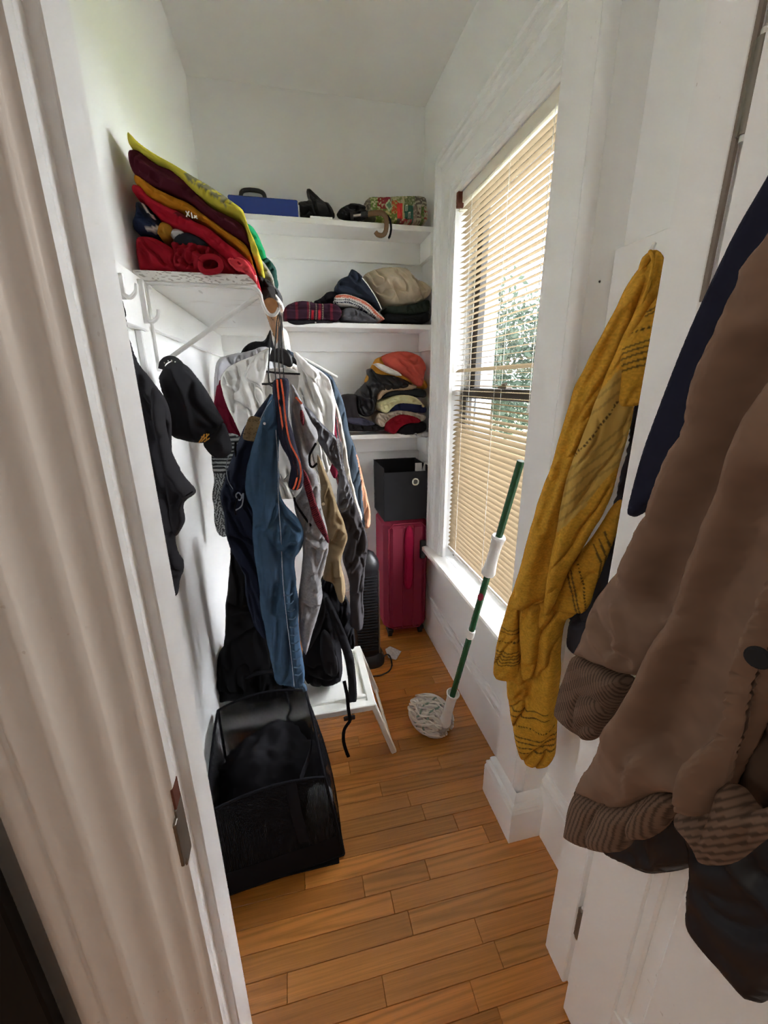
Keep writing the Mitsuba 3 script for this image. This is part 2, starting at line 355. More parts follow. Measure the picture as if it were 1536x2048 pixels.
# fluted casing on the room side: x runs away from the opening
cas = [(0, 0), (0, .017), (.004, .020), (.010, .0205), (.015, .018), (.018, .0145), (.024, .0145), (.027, .017), (.034, .0215), (.042, .0235), (.050, .0215), (.056, .017), (.059, .0155), (.067, .0155),
       (.072, .018), (.081, .0235), (.092, .0255), (.103, .0235), (.111, .018), (.115, .0165), (.124, .0165), (.128, .020), (.138, .0265), (.148, .0285), (.153, .0285), (.156, .033), (.170, .036), (.182, .034), (.186, .028), (.186, 0)]
struct('trim_2', mold(cas, (-.192, .484, 0), (-.192, .484, 2.07), (-1, 0, 0), (0, -1, 0)), 'paint_trim', smooth=50)
struct('trim_3', mold(cas, (.575, .484, 0), (.575, .484, 2.07), (1, 0, 0), (0, -1, 0)), 'paint_trim', smooth=50)
# strike plate on the left jamb
sp = thing('strike_plate', 'worn metal strike plate in the white door jamb at left', 'strike plate')
add('plate', box(-.1945, -.1915, .462, .489, .742, .848, .0008), 'old_metal', sp)
add('lip', join([box(-.196, -.1915, .452, .464, .755, .835, .001)]), 'old_metal', sp)
add('bolt_hole', box(-.1948, -.1925, .470, .482, .775, .812), 'sash_dark', sp)
for z in (.757, .832): add('screw', lathe([(0, .0012), (.003, .001), (.0036, 0)], 10, (-.1945, .476, z), (1, 0, 0)), 'old_metal', sp)
add('chipped_wood', box(-.194, -.191, .464, .486, .848, .882), 'raw_wood', sp)

# ---- the door, swung open towards the room, with hinges
th = math.radians(1.4)
DX = np.array([math.sin(th), -math.cos(th), 0.0]); DN = np.array([-math.cos(th), -math.sin(th), 0.0]); DO = np.array([.519, .466, 0.008])
def on_door(m): return place(m, DO, DX, np.array([0, 0, 1.0]), DN)
DW, DH, DT = .70, 2.03, .035
rails = [(0, .105), (.595, .70)]
zr = [(0, .24), (.86, 1.0), (1.90, 2.03)]
slab = [box(0, DW, 0, DH, -DT+.004, -.012)]
dd = struct('door_1', on_door(join([box(.006, DW-.006, .006, DH-.006, -DT+.006, -.011)])), 'paint_trim', smooth=False)
for a, b in rails: add('stile', on_door(box(a, b, 0, DH, -DT, 0, .0015)), 'paint_trim', dd)
for a, b in zr: add('rail', on_door(box(.105, .595, a, b, -DT, 0, .0015)), 'paint_trim', dd)
for (z0, z1) in ((.24, .86), (1.0, 1.90)):
    x0, x1 = .105, .595
    fr_ = [box(x0, x0+.022, z0, z1, -.013, -.003, .004), box(x1-.022, x1, z0, z1, -.013, -.003, .004), box(x0, x1, z0, z0+.022, -.013, -.003, .004), box(x0, x1, z1-.022, z1, -.013, -.003, .004)]
    add('molding', on_door(join(fr_)), 'paint_trim', dd)
    add('raised_panel', on_door(box(x0+.045, x1-.045, z0+.045, z1-.045, -.014, -.004, .009)), 'paint_trim', dd)
for z in (.25, 1.72):
    h = add('hinge', join([tube([(.545, .489, z-.045), (.545, .489, z+.045)], .0065, 2, 12), box(.540, .549, .489, .497, z-.045, z+.045, .001)]), 'old_metal', dd)
    add('hinge_pin', tube([(.545, .489, z-.052), (.545, .489, z+.052)], .0042, 2, 10), 'chrome', h)
# coat hooks on the door (above the frame)
# ---- room behind: ceiling lamp and the dark cabinet at the frame's edge
lampk = thing('floor_lamp', 'white globe floor lamp standing in the room outside the closet', 'lamp')
add('base', lathe([(0, .03), (.12, .022), (.14, .012), (.14, 0)], 28, (-1.45, -.35, 0)), 'white_metal', lampk)
add('pole', tube([(-1.45, -.35, .02), (-1.45, -.35, 1.72)], .012, 2, 12, up=(1, 0, 0)), 'white_metal', lampk)
scene[key('globe', lampk)] = {'type': 'sphere', 'center': [-1.45, -.35, 1.85], 'radius': .14, 'emitter': {'type': 'area', 'radiance': {'type': 'rgb', 'value': [LAMP*1.0, LAMP*.93, LAMP*.84]}}}
cab = thing('panel', 'black panel at the lower left edge leaning beside the fluted casing', 'panel')
add('face', box(-.80, -.387, .425, .445, .02, .985, .003), 'dark_room', cab)
add('rim', join([box(-.80, -.385, .421, .447, .985, 1.005, .003), box(-.80, -.385, .421, .447, 0, .02, .003)]), 'dark_room', cab)

# ================================================================ the window
win = struct('window_1', join([box(XR+.004, XR+.042, wy1, wy1+.02, wz0, wz1), box(XR+.004, XR+.17, wy0-.02, wy0, wz0, wz1), box(XR+.004, XR+.17, wy0, wy1, wz1-.001, wz1+.02), box(XR+.004, XR+.17, wy0, wy1, wz0-.02, wz0+.002)]), 'paint_trim', smooth=False)
cp = [(0, 0), (0, .012), (.010, .016), (.016, .014), (.020, .019), (.030, .021), (.036, .018), (.040, .0225), (.052, .024), (.095, .024), (.100, .021), (.104, .0235), (.112, .028), (.122, .0275), (.127, .0245), (.132, .030), (.142, .034), (.153, .034), (.160, .030), (.165, .036), (.176, .038), (.183, .034), (.183, 0)]
cpv = np.array(cp)*[1, 1.15]; m_ = len(cp)
def ring(y, z, au, az): return np.stack([XR-cpv[:, 1], y+cpv[:, 0]*au, z+cpv[:, 0]*az], 1)
R0, R1, R2 = ring(wy1-.004, wz0, 1, 0), ring(wy1-.004, wz1-.004, 1, 1), ring(.985, wz1-.004, 0, 1)
fcs = []
for s in range(2):
    for j in range(m_-1): fcs += [(s*m_+j, s*m_+j+1, (s+1)*m_+j+1), (s*m_+j, (s+1)*m_+j+1, (s+1)*m_+j)]
add('casing', (np.vstack([R0, R1, R2]), np.array(fcs)), 'paint_trim', win, False)
st = box(.632, XR+.06, .985, 2.0, wz0-.028, wz0, .006)
add('sill', st, 'paint_trim', win)
add('track', box(XR+.042, XR+.115, wy1, wy1+.02, wz0, wz1), 'sash_dark', win, False)
add('outer_trim', join([box(XR+.115, XR+.19, wy1-.012, wy1+.10, wz0-.1, wz1+.1), box(XR+.115, XR+.19, .80, wy0+.012, wz0-.1, wz1+.1)]), 'pale_frame', win, False)
for nm, xs, z0, z1 in (('sash', XR+.088, 1.335, wz1), ('sash', XR+.052, wz0+.004, 1.375)):
    k = add(nm, join([box(xs, xs+.03, wy1-.042, wy1, z0, z1, .002), box(xs, xs+.03, wy0, wy0+.042, z0, z1, .002), box(xs, xs+.03, wy0+.04, wy1-.04, z0, z0+.04, .002), box(xs, xs+.03, wy0+.04, wy1-.04, z1-.04, z1, .002)]), 'sash_dark', win)
    scene[key('pane', k)] = mikit.ply((np.array([[xs+.015, wy0+.04, z0+.04], [xs+.015, wy1-.04, z0+.04], [xs+.015, wy1-.04, z1-.04], [xs+.015, wy0+.04, z1-.04]]), np.array([[0, 1, 2], [0, 2, 3]])), 'glass')
add('sash_lock', join([box(XR+.03, XR+.056, 1.36, 1.42, 1.376, 1.386, .002), tube([(XR+.035, 1.39, 1.39), (XR+.02, 1.34, 1.393)], .005, 4, 8)]), 'old_metal', win)
add('broken_corner', join([box(XR-.012, XR+.012, wy1-.022, wy1-.0005, wz1-.055, wz1-.004)]), 'raw_wood', win)

# blind
bl = thing('venetian_blind', 'white slatted blind on the window, open above and closed below', 'window blind')
XB = XR+.022; by0, by1 = wy0+.008, wy1-.005
add('headrail', box(XB-.016, XB+.014, by0, by1, wz1-.042, wz1-.002, .003), 'cream_plastic', bl)
add('bottom_rail', box(XB-.014, XB+.012, by0, by1, wz0+.045, wz0+.062, .004), 'white_plastic', bl)
add('end_bracket', box(XB-.022, XB+.016, by1-.004, by1+.010, wz1-.065, wz1-.002, .002), 'cream_plastic', bl)
z = wz0+.075; i = 0
prof_s = np.linspace(-.5, .5, 6)
while z < wz1-.05:
    t = np.clip((1.315-z)/.13, 0, 1); t = t*t*(3-2*t)
    a = math.radians(4*(1-t)+36*t+rng.normal(0, 1.2))
    if i == 39: a = math.radians(38)
    # inner edge up when closed
    d = np.array([-math.cos(a), 0, math.sin(a)*-1]); nn = np.array([math.sin(a)*-1, 0, math.cos(a)])
    sag = .0018
    vs = []
    for yy in (by0, by1):
        for s in prof_s: vs.append(np.array([XB, yy, z])+d*s*.0245+nn*sag*(1-4*s*s))
    vs = np.array(vs); f = []
    for j in range(5): f += [(j, j+6, j+7), (j, j+7, j+1)]
    add('slat', (vs, np.array(f)), 'slat', bl, True)
    z += .0207; i += 1
for yy in (1.14, 1.40, 1.68):
    add('ladder_cord', join([tube([(XB-.0135, yy, wz0+.05), (XB-.0135, yy, wz1-.04)], .0008, 2, 5), tube([(XB+.0135, yy, wz0+.05), (XB+.0135, yy, wz1-.04)], .0008, 2, 5)]), 'white_plastic', bl)
add('pull_cord', join([tube([(XB-.022, 1.135, 2.06), (XB-.024, 1.128, 1.96)], .0009, 3, 5), lathe([(0, .012), (.004, .012), (.0055, .004), (.006, -.03), (.0045, -.034), (0, -.034)], 12, (XB-.024, 1.128, 1.955))]), 'white_plastic', bl)
wand = [(XB-.022, 1.16, 2.06), (XB-.024, 1.155, 1.6), (XB-.024, 1.15, 1.33)]
add('lift_cord', join([tube(wand, .001, 12, 5), lathe([(0, .006), (.003, .005), (.005, -.012), (.0058, -.02), (0, -.021)], 12, (XB-.024, 1.15, 1.33))]), 'white_plastic', bl)

# ================================================================ outside
mat('lawn', (0.13, 0.16, 0.07), 0.95)
mat('house_tan', (0.55, 0.43, 0.28), 0.8)
mat('bark', (0.09, 0.07, 0.055), 0.9)
scene['leaf'] = {'type': 'principledthin', 'base_color': {'type': 'rgb', 'value': [0.05, 0.068, 0.052]}, 'roughness': 0.6, 'diff_trans': 0.9}
mat('pale_roof', (0.48, 0.47, 0.45), 0.9)
rf = thing('porch_roof', 'pale flat porch roof outside just below the window', 'roof')
add('deck', box(.95, 4.2, -1.5, 6.5, -.05, .10), 'pale_roof', rf)
add('gutter', box(4.2, 4.32, -1.5, 6.5, -.02, .12, .01), 'pale_frame', rf)
struct('ground', box(1.2, 80, -40, 80, -3.2, -3.0), 'lawn', smooth=False)
def leafy(name, label, c, rad, n, trunk, seed, size=.09):
    t = thing(name, label, 'tree', 'trees outside the window')
    add('trunk', tube(trunk, .12, 8, 8, up=(1, 0, 0), scale=[1, .7, .35]), 'bark', t)
    g = np.random.default_rng(seed); cl = g.normal(size=(26, 3)); cl /= np.linalg.norm(cl, axis=1, keepdims=True); cl *= g.uniform(.35, 1, (26, 1))
    P = cl[g.integers(0, 26, n)]*rad+g.normal(size=(n, 3))*np.asarray(rad)*.17+np.asarray(c)
    a = g.normal(size=(n, 3)); a /= np.linalg.norm(a, axis=1, keepdims=True); b = np.cross(a, g.normal(size=(n, 3))); b /= np.linalg.norm(b, axis=1, keepdims=True)
    s = size*g.uniform(.6, 1.3, (n, 1))
    v = np.stack([P-a*s, P+b*s*.45, P+a*s, P-b*s*.45], 1).reshape(-1, 3); i = np.arange(n)[:, None]*4
    add('crown', (v, np.vstack([i+[0, 1, 2], i+[0, 2, 3]])), 'leaf', t, False, kind='stuff')
leafy('leafy_tree', 'pale green tree seen through the open slats of the window blind', (5.0, 10.2, 2.0), (2.2, 1.9, 1.7), 9000, [(5.0, 10.2, -3), (5.1, 10.2, 0), (5.0, 10.2, 2.4)], 3)
leafy('leafy_tree', 'lower bushy tree seen through the blind beneath the taller tree', (7.0, 16.0, .6), (3.0, 2.0, 1.9), 8000, [(7, 16, -3), (7, 16, -1), (7, 16, .8)], 4)
leafy('leafy_tree', 'distant tree behind the blind near the pilaster side of the window', (11.5, 8.6, .9), (2.2, 2.0, 2.0), 7000, [(11.5, 8.6, -3), (11.5, 8.6, -1), (11.5, 8.6, 1.2)], 5)

# ================================================================ shelves
SD = .188; YF = YB-SD
for z, lab in ((2.075, 'topmost white shelf board on the back wall, holding the gift bag'), (1.667, 'middle white shelf board on the back wall, under the beige pillow'), (1.150, 'lowest white shelf board on the back wall, above the black fabric bin')):
    s = thing('shelf', lab, 'shelf', 'white shelf boards on the back wall')
    add('board', box(XL, XR, YF, YB, z-.022, z, .002), 'paint_trim', s)
    add('cleat', box(XL, XR, YB-.020, YB, z-.115, z-.022, .002), 'paint_trim', s)
    add('side_cleat', box(XR-.020, XR, YF+.004, YB-.020, z-.115, z-.022, .002), 'paint_trim', s)
mat('red_cloth', (.27, .012, .022), .92, specular=.15, sheen=.3)
sh = thing('wall_shelf', 'white plank shelf with rough front end on the left wall, under the red sweatshirts', 'shelf')
def worn(p, n, uv):
    s = dr.select(p.y < 1.1205, mikit.smoothstep(0.62, 0.75, mikit.noise(p.x*180+p.z*90, p.y*160, p.z*330)+0.25*mikit.noise(p.x*30, p.y*30, p.z*60)-.1), mikit.smoothstep(.86, .9, mikit.noise(p.x*60, p.y*9, p.z*60)) * .5)
    b = mikit.smoothstep(0.60, 0.85, mikit.fbm(p.x*9, p.y*14, p.z*4))
    return mikit.mix(mikit.mix((0.80, 0.80, 0.775), (0.46, 0.36, 0.28), 0.35*b), (0.30, 0.28, 0.25), 0.7*s)
mat('worn_white', mikit.proc(worn), 0.6)
add('board', box(XL, -.056, 1.12, YB-.005, 1.622, 1.643, .001), 'worn_white', sh)
add('cleat', box(XL, XL+.020, 1.102, YB, 1.525, 1.622, .002), 'paint_trim', sh)
add('cleat', box(XL, XL+.022, .90, 1.098, 1.515, 1.622, .002), 'paint_trim', sh)
add('batten', box(XL, XL+.014, 1.065, 1.118, 1.15, 1.515, .002), 'paint_trim', sh)
# bracket with rod hook, and the rod
br = thing('shelf_bracket', 'white metal closet bracket with diagonal brace under the left shelf', 'bracket')
bx = 1.122
add('wall_plate', tube([(-.298, bx, 1.62), (-.299, bx, 1.43)], .0045, 2, 10, up=(0, 1, 0)), 'white_metal', br)
add('top_arm', tube([(-.300, bx, 1.600), (-.297, bx, 1.614), (-.285, bx, 1.617), (-.10, bx, 1.617), (-.062, bx, 1.615), (-.051, bx, 1.604), (-.048, bx, 1.585), (-.040, bx, 1.566), (-.030, bx, 1.558), (-.018, bx, 1.562), (-.010, bx, 1.574)], .0042, 60, 10, up=(0, 1, 0)), 'white_metal', br)
add('brace', sweep([(-.055, bx, 1.600), (-.20, bx, 1.507), (-.292, bx, 1.446), (-.300, bx, 1.437)], circ(.0055, 10, .0035), (0, 1, 0), 30), 'white_metal', br)
add('screw', lathe([(0, .002), (.004, .0015), (.005, 0)], 12, (-.289, bx-.004, 1.609), (0, -1, 0)), 'chrome', br)
rod = thing('closet_rod', 'round wooden hanging rod with a pale cut end under the left shelf', 'rod')
add('pole', tube([(-.0295, 1.128, 1.580), (-.026, 2.24, 1.585)], .0175, 2, 24, up=(1, 0, 0)), 'rod_wood', rod)
add('cut_end', tube([(-.0295, 1.1265, 1.580), (-.0295, 1.128, 1.580)], .0172, 2, 24, up=(1, 0, 0)), 'rod_wood', rod)
# hooks on the left cleat
def hook(lab, y, z, big):
    k = thing('wall_hook', lab, 'hook', None)
    x = XL+.022
    add('back_plate', tube([(x+.004, y, z+(.042 if big else .0)), (x+.003, y, z-.044)], .0075, 8, 12, up=(0, 1, 0), ry=.004), 'white_metal', k)
    add('lower_prong', tube([(x+.004, y, z-.034), (x+.016, y, z-.040), (x+.028, y, z-.030), (x+.031, y, z-.016)], .0042, 16, 10, up=(0, 1, 0), scale=[1, 1, .8]), 'white_metal', k)
hook('white double coat hook on the cleat beside the shelf bracket', 1.068, 1.572, 1)
hook('white coat hook half hidden by the door frame above the black sweatshirt', .945, 1.598, 0)

# ================================================================ the pile on the left shelf
def pile(name, lab, cat, poly, col, yf=1.13, dep=.30, r=.014, group='clothes piled on the left shelf', mat_='fabric', **kw):
    kw.setdefault('seed', len(scene)); kw.setdefault('rough3', .006)
    if group == 'clothes piled on the left shelf' and kw.get('wr', 0): kw['wr'] = (kw['wr'][0]*1.5, kw['wr'][1]*1.7, kw['wr'][2]*1.2, kw['wr'][3])
    k = thing(name, lab, cat, group)
    add('body', cloth(poly, frame('y', yf+dep/2), dep, col, r=r, res=kw.pop('res', .0042), **kw), mat_, k, True)
    return k
k = pile('sweatshirt', 'red sweatshirt folded at the bottom left of the shelf pile', 'sweatshirt', [(-.308,1.709),(-.299,1.716),(-.274,1.716),(-.254,1.706),(-.232,1.693),(-.228,1.683),(-.236,1.668),(-.231,1.652),(-.23,1.647),(-.255,1.647),(-.286,1.647),(-.31,1.647),(-.309,1.664),(-.311,1.684)], (.28, .012, .022), folds=[([(-.305,1.7),(-.276,1.704),(-.252,1.695),(-.232,1.686)], .005, .008)], dep=.32, wr=(.004, 20, 8, 30))
k = pile('sweatshirt', 'red sweatshirt with a rolled sleeve at the bottom middle of the shelf pile', 'sweatshirt', [(-.24,1.707),(-.212,1.71),(-.183,1.706),(-.152,1.702),(-.132,1.688),(-.115,1.671),(-.099,1.651),(-.121,1.648),(-.159,1.646),(-.197,1.647),(-.234,1.647),(-.239,1.668),(-.233,1.688)], (.26, .012, .022), folds=[([(-.217,1.688),(-.192,1.68),(-.177,1.671),(-.175,1.647)], .006, .010), ([(-.153,1.692),(-.134,1.673),(-.12,1.653)], .005, .006)], dep=.30, wr=(.006, 25, 12, -30))
cf = [(-.174,1.664),(-.164,1.672),(-.149,1.674),(-.136,1.67),(-.131,1.66),(-.135,1.649),(-.149,1.644),(-.166,1.643),(-.175,1.651)]
add('rolled_cuff', sweep(np.array([(a, 1.112, b) for a, b in cf+cf[:1]]), circ(.0062, 10), (0, 1, 0), 40), 'red_cloth', k, True)
k = pile('shirt', 'bundled dark navy garment with a white stripe near the wall in the shelf pile', 'shirt', [(-.297,1.78),(-.281,1.781),(-.264,1.764),(-.25,1.744),(-.254,1.727),(-.274,1.716),(-.291,1.722),(-.311,1.724),(-.314,1.74),(-.305,1.755)], (.014, .018, .035), folds=[([(-.294,1.774),(-.276,1.756),(-.261,1.737)], .006, .012), ([(-.307,1.745),(-.287,1.728),(-.261,1.725)], .006, .010)], dep=.3, r=.02, wr=(.005, 25, 12, 40),
     pat=lambda u, v, W: np.where((near(u, v, [(-.283,1.775),(-.275,1.761),(-.263,1.749)]) < .0022)[:, None] | (near(u, v, [(-.281,1.724),(-.268,1.725),(-.255,1.733),(-.25,1.739)]) < .0025)[:, None], [.75, .75, .72], np.where((near(u, v, [(-.31,1.75),(-.292,1.732),(-.273,1.722)]) < .02)[:, None], [.016, .024, .055], [.012, .014, .022])))
k = pile('shirt', 'mustard cloth tucked between the navy bundle and red shirts on the shelf', 'shirt', [(-.253,1.739),(-.242,1.743),(-.226,1.735),(-.23,1.722),(-.24,1.711),(-.253,1.712),(-.262,1.718),(-.257,1.729)], (.40, .20, .03), yf=1.125, dep=.2, r=.012, wr=(.005, 30, 20, 0))
k = pile('shirt', 'grey and white cloth wedged beside the mustard cloth in the shelf pile', 'shirt', [(-.229,1.73),(-.216,1.732),(-.203,1.726),(-.211,1.718),(-.229,1.713),(-.236,1.717)], (.5, .5, .48), dep=.2, r=.010)
k = pile('shirt', 'black sleeve squeezed between two red garments on the left shelf', 'shirt', [(-.227,1.717),(-.216,1.727),(-.196,1.728),(-.171,1.716),(-.156,1.703),(-.165,1.699),(-.194,1.701),(-.215,1.704),(-.235,1.705)], (.02, .024, .03), dep=.25, r=.010)
k = pile('sweatshirt', 'long red hooded top with white print sloping across the shelf pile', 'sweatshirt', [(-.294,1.803),(-.287,1.807),(-.275,1.803),(-.267,1.786),(-.24,1.776),(-.208,1.766),(-.181,1.75),(-.151,1.741),(-.122,1.715),(-.095,1.693),(-.062,1.666),(-.054,1.635),(-.053,1.62),(-.067,1.632),(-.093,1.65),(-.111,1.663),(-.125,1.678),(-.159,1.711),(-.194,1.73),(-.226,1.736),(-.256,1.753),(-.279,1.781),(-.295,1.79)], (.33, .012, .024), yf=1.12, dep=.32, r=.010, folds=[([(-.264,1.778),(-.227,1.76),(-.179,1.737),(-.131,1.701),(-.091,1.664)], .006, .007), ([(-.274,1.778),(-.238,1.752),(-.19,1.731),(-.142,1.696)], .004, -.006)], wr=(.003, 22, 5, -38),
     pat=lambda u, v, W: np.where((near(u, v, [(-.209,1.758),(-.193,1.754)]) < .007)[:, None], [.10, .010, .016], [.33, .012, .024]))
def glyphs(parent, marks, y, w, c):
    for pts in marks: add('printed_mark', sweep([(a, y, b) for a, b in pts], [(-w, -.0006), (w, -.0006), (w, .0006), (-w, .0006)], (0, 1, 0)), c, parent, False)
glyphs(k, [[(-.191,1.758),(-.184,1.748)], [(-.184,1.758),(-.191,1.747)], [(-.18,1.756),(-.179,1.745)], [(-.175,1.751),(-.169,1.745)], [(-.169,1.751),(-.176,1.746)]], 1.1095, .0012, 'paper')
k = pile('shirt', 'coral red shirt front hanging over the right end of the left shelf', 'shirt', [(-.116,1.673),(-.1,1.677),(-.08,1.676),(-.063,1.658),(-.056,1.634),(-.053,1.618),(-.063,1.631),(-.081,1.648),(-.101,1.652),(-.111,1.662)], (.62, .06, .075), yf=1.108, dep=.05, r=.010, wr=(.004, 25, 6, -50))
k = pile('shirt', 'orange folded shirt in the sloping pile on the left shelf', 'shirt', [(-.29,1.823),(-.281,1.824),(-.268,1.814),(-.248,1.803),(-.217,1.792),(-.183,1.781),(-.16,1.761),(-.126,1.738),(-.094,1.719),(-.075,1.708),(-.064,1.691),(-.062,1.674),(-.079,1.691),(-.102,1.71),(-.136,1.73),(-.167,1.751),(-.201,1.766),(-.235,1.774),(-.267,1.785),(-.282,1.801),(-.291,1.809)], (.50, .20, .018), yf=1.125, dep=.32, r=.009, folds=[([(-.261,1.799),(-.214,1.779),(-.167,1.751),(-.117,1.721)], .004, .006)], wr=(.003, 25, 6, -35))
k = pile('sweatshirt', 'dark maroon sweatshirt in the sloping pile under the yellow shirt', 'sweatshirt', [(-.294,1.864),(-.283,1.868),(-.269,1.867),(-.254,1.854),(-.234,1.843),(-.205,1.837),(-.175,1.805),(-.142,1.777),(-.116,1.768),(-.092,1.758),(-.074,1.745),(-.068,1.716),(-.063,1.702),(-.075,1.71),(-.098,1.724),(-.126,1.74),(-.155,1.76),(-.183,1.783),(-.217,1.793),(-.25,1.804),(-.273,1.816),(-.288,1.823),(-.294,1.84)], (.062, .010, .018), yf=1.12, dep=.33, r=.012, folds=[([(-.283,1.85),(-.246,1.827),(-.2,1.805),(-.153,1.774),(-.094,1.736)], .008, .010), ([(-.253,1.844),(-.208,1.822),(-.162,1.783)], .005, -.006)], wr=(.004, 18, 5, -38))
k = pile('shirt', 'yellow T-shirt on top of the sloping pile on the left shelf', 'shirt', [(-.287,1.895),(-.282,1.891),(-.272,1.88),(-.258,1.871),(-.227,1.855),(-.18,1.835),(-.149,1.819),(-.105,1.789),(-.073,1.773),(-.07,1.76),(-.064,1.736),(-.053,1.715),(-.041,1.684),(-.054,1.678),(-.062,1.691),(-.068,1.721),(-.075,1.755),(-.091,1.764),(-.133,1.772),(-.161,1.793),(-.19,1.82),(-.224,1.844),(-.256,1.854),(-.276,1.868),(-.288,1.87)], (.56, .49, .055), yf=1.115, dep=.34, r=.010, folds=[([(-.273,1.868),(-.223,1.851),(-.187,1.827),(-.15,1.797),(-.091,1.768)], .006, .006)], wr=(.004, 20, 5, -38),
     pat=lambda u, v, W: np.where(((near(u, v, [(-.176,1.828),(-.146,1.809),(-.106,1.78)]) < .010) & (meshkit.noise(W*130, 5) > .38))[:, None], [.22, .21, .12], [.56, .49, .055]))
k = pile('shirt', 'green shirt behind the yellow one at the end of the shelf pile', 'shirt', [(-.098,1.837),(-.078,1.842),(-.059,1.82),(-.044,1.782),(-.037,1.764),(-.065,1.76),(-.088,1.773),(-.103,1.805)], (.02, .33, .13), yf=1.40, dep=.25, r=.03, wr=(.004, 14, 6, -60))
k = pile('shirt', 'dark green folded shirt drooping off the end of the left shelf', 'shirt', [(-.065,1.778),(-.038,1.777),(-.009,1.742),(-.014,1.724),(-.027,1.713),(-.064,1.726),(-.079,1.753)], (.018, .06, .05), yf=1.46, dep=.25, r=.03, wr=(.006, 14, 8, -60))
k = pile('shirt', 'olive grey shirt drooping over the shelf end below the yellow shirt', 'shirt', [(-.076,1.727),(-.053,1.735),(-.036,1.713),(-.022,1.688),(-.025,1.674),(-.048,1.681),(-.071,1.69),(-.083,1.711)], (.30, .29, .25), yf=1.32, dep=.25, r=.03, wr=(.006, 18, 8, -60))
k = pile('shirt', 'black crumpled clothing hanging off the shelf end above the rod', 'shirt', [(-.068,1.682),(-.045,1.675),(-.024,1.664),(-.019,1.641),(-.034,1.624),(-.049,1.636),(-.061,1.621),(-.069,1.645)], (.018, .016, .016), yf=1.26, dep=.2, r=.04, folds=[([(-.056,1.67),(-.039,1.646),(-.043,1.628)], .008, .02)], wr=(.008, 30, 12, -60))
k = pile('shirt', 'dark grey sock-like bundle beside the white bracket above the rod', 'shirt', [(-.035,1.704),(-.012,1.688),(.001,1.657),(-.012,1.648),(-.031,1.668),(-.044,1.687)], (.06, .06, .065), yf=1.45, dep=.15, r=.05, wr=(.006, 25, 12, -60))
k = pile('shirt', 'white cloth bundle hanging next to the wooden rod end', 'shirt', [(-.026,1.661),(-.013,1.653),(.003,1.626),(.004,1.61),(-.01,1.607),(-.02,1.631),(-.029,1.644)], (.72, .72, .70), yf=1.36, dep=.12, r=.05, wr=(.006, 25, 12, -60))

# ================================================================ top shelf
Z1 = 2.075
bd = thing('binder', 'blue box file lying flat on the top shelf', 'box file')
p_ = [(-.188,2.124),(.067,2.137),(.059,2.087),(-.192,2.085)]
add('cover', box(-.19, .092, 2.085, 2.235, Z1+.0005, Z1+.068, .004), 'binder_blue', bd)
add('paper_edge', box(.088, .0945, 2.090, 2.225, Z1+.006, Z1+.060, .001), 'paper', bd)
add('clasp', box(.093, .0985, 2.088, 2.094, Z1+.001, Z1+.05, .001), 'chrome', bd)
hc = thing('case_handle', 'black carry handle of a case standing behind the blue box file', 'handle')
add('grip', sweep([*[(-.152,2.238,2.17),(-.146,2.238,2.202),(-.132,2.238,2.216),(-.095,2.238,2.22),(-.059,2.238,2.216),(-.046,2.238,2.202),(-.046,2.238,2.171)]], circ(.009, 10, .007), (0, 1, 0), 40), 'black_plastic', hc)
add('base_bar', box(-.17, -.03, 2.236, 2.250, Z1+.0005, Z1+.098, .003), 'black_plastic', hc)
k = pile('pouch', 'crumpled black bag with a pointed flap on the top shelf', 'bag', [(.079,2.135),(.096,2.155),(.13,2.161),(.145,2.167),(.14,2.185),(.135,2.212),(.15,2.209),(.174,2.189),(.201,2.168),(.234,2.164),(.25,2.137),(.262,2.11),(.187,2.1),(.1,2.098),(.075,2.102)], (.012, .012, .014), yf=2.09, dep=.14, r=.06, group=None, wr=(.012, 22, 10, 30), mat_='satin')
k = thing('paper_slip', 'white paper slip under the black bag on the top shelf edge', 'paper')
add('sheet', box(.14, .235, 2.062, 2.20, Z1+.0002, Z1+.006, .0005), 'paper', k)
um = thing('umbrella', 'folded black umbrella with curved wooden crook handle on the top shelf', 'umbrella')
add('canopy', cloth([(.255,2.099),(.269,2.126),(.296,2.147),(.345,2.158),(.385,2.145),(.411,2.132),(.395,2.108),(.361,2.091),(.294,2.091)], frame('y', 2.115), .08, (.012, .012, .014), res=.005, folds=[([(.273,2.115),(.318,2.141),(.38,2.141)], .006, .014), ([(.283,2.101),(.339,2.12),(.402,2.124)], .005, .012)], wr=(.012, 40, 10, 70), seed=77, rough3=.006), 'satin', um, True)
add('rib_ring', tube([(.315, 2.09, Z1+.028), (.328, 2.088, Z1+.030)], .022, 3, 16), 'black_plastic', um)
add('shaft', tube([(.32, 2.09, Z1+.026), (.385, 2.075, Z1+.030)], .0065, 3, 12), 'chrome', um)
add('collar', tube([(.362, 2.078, Z1+.030), (.392, 2.070, Z1+.030)], .0125, 3, 16), 'black_plastic', um)
hp = [(.392, 2.070, Z1+.030), (.425, 2.055, Z1+.032), (.452, 2.045, Z1+.028), (.466, 2.04, Z1+.010), (.468, 2.04, Z1-.018), (.462, 2.04, Z1-.044), (.447, 2.04, Z1-.056), (.428, 2.04, Z1-.054), (.418, 2.04, Z1-.044)]
add('crook', tube(hp, .0105, 50, 14, up=(0, 1, 0), scale=[1, 1, 1, .95, .9]), 'umbrella_wood', um)
add('wrist_strap', strap([(.470, 2.042, Z1+.022), (.482, 2.036, Z1+.004), (.487, 2.034, Z1-.03), (.480, 2.032, Z1-.06), (.474, 2.032, Z1-.068)], .009, .0012, 24, up=(0, 1, 0)), 'black_cloth', um)
gb = thing('gift_bag', 'christmas gift bag with red and green patchwork print on the top shelf', 'gift bag')
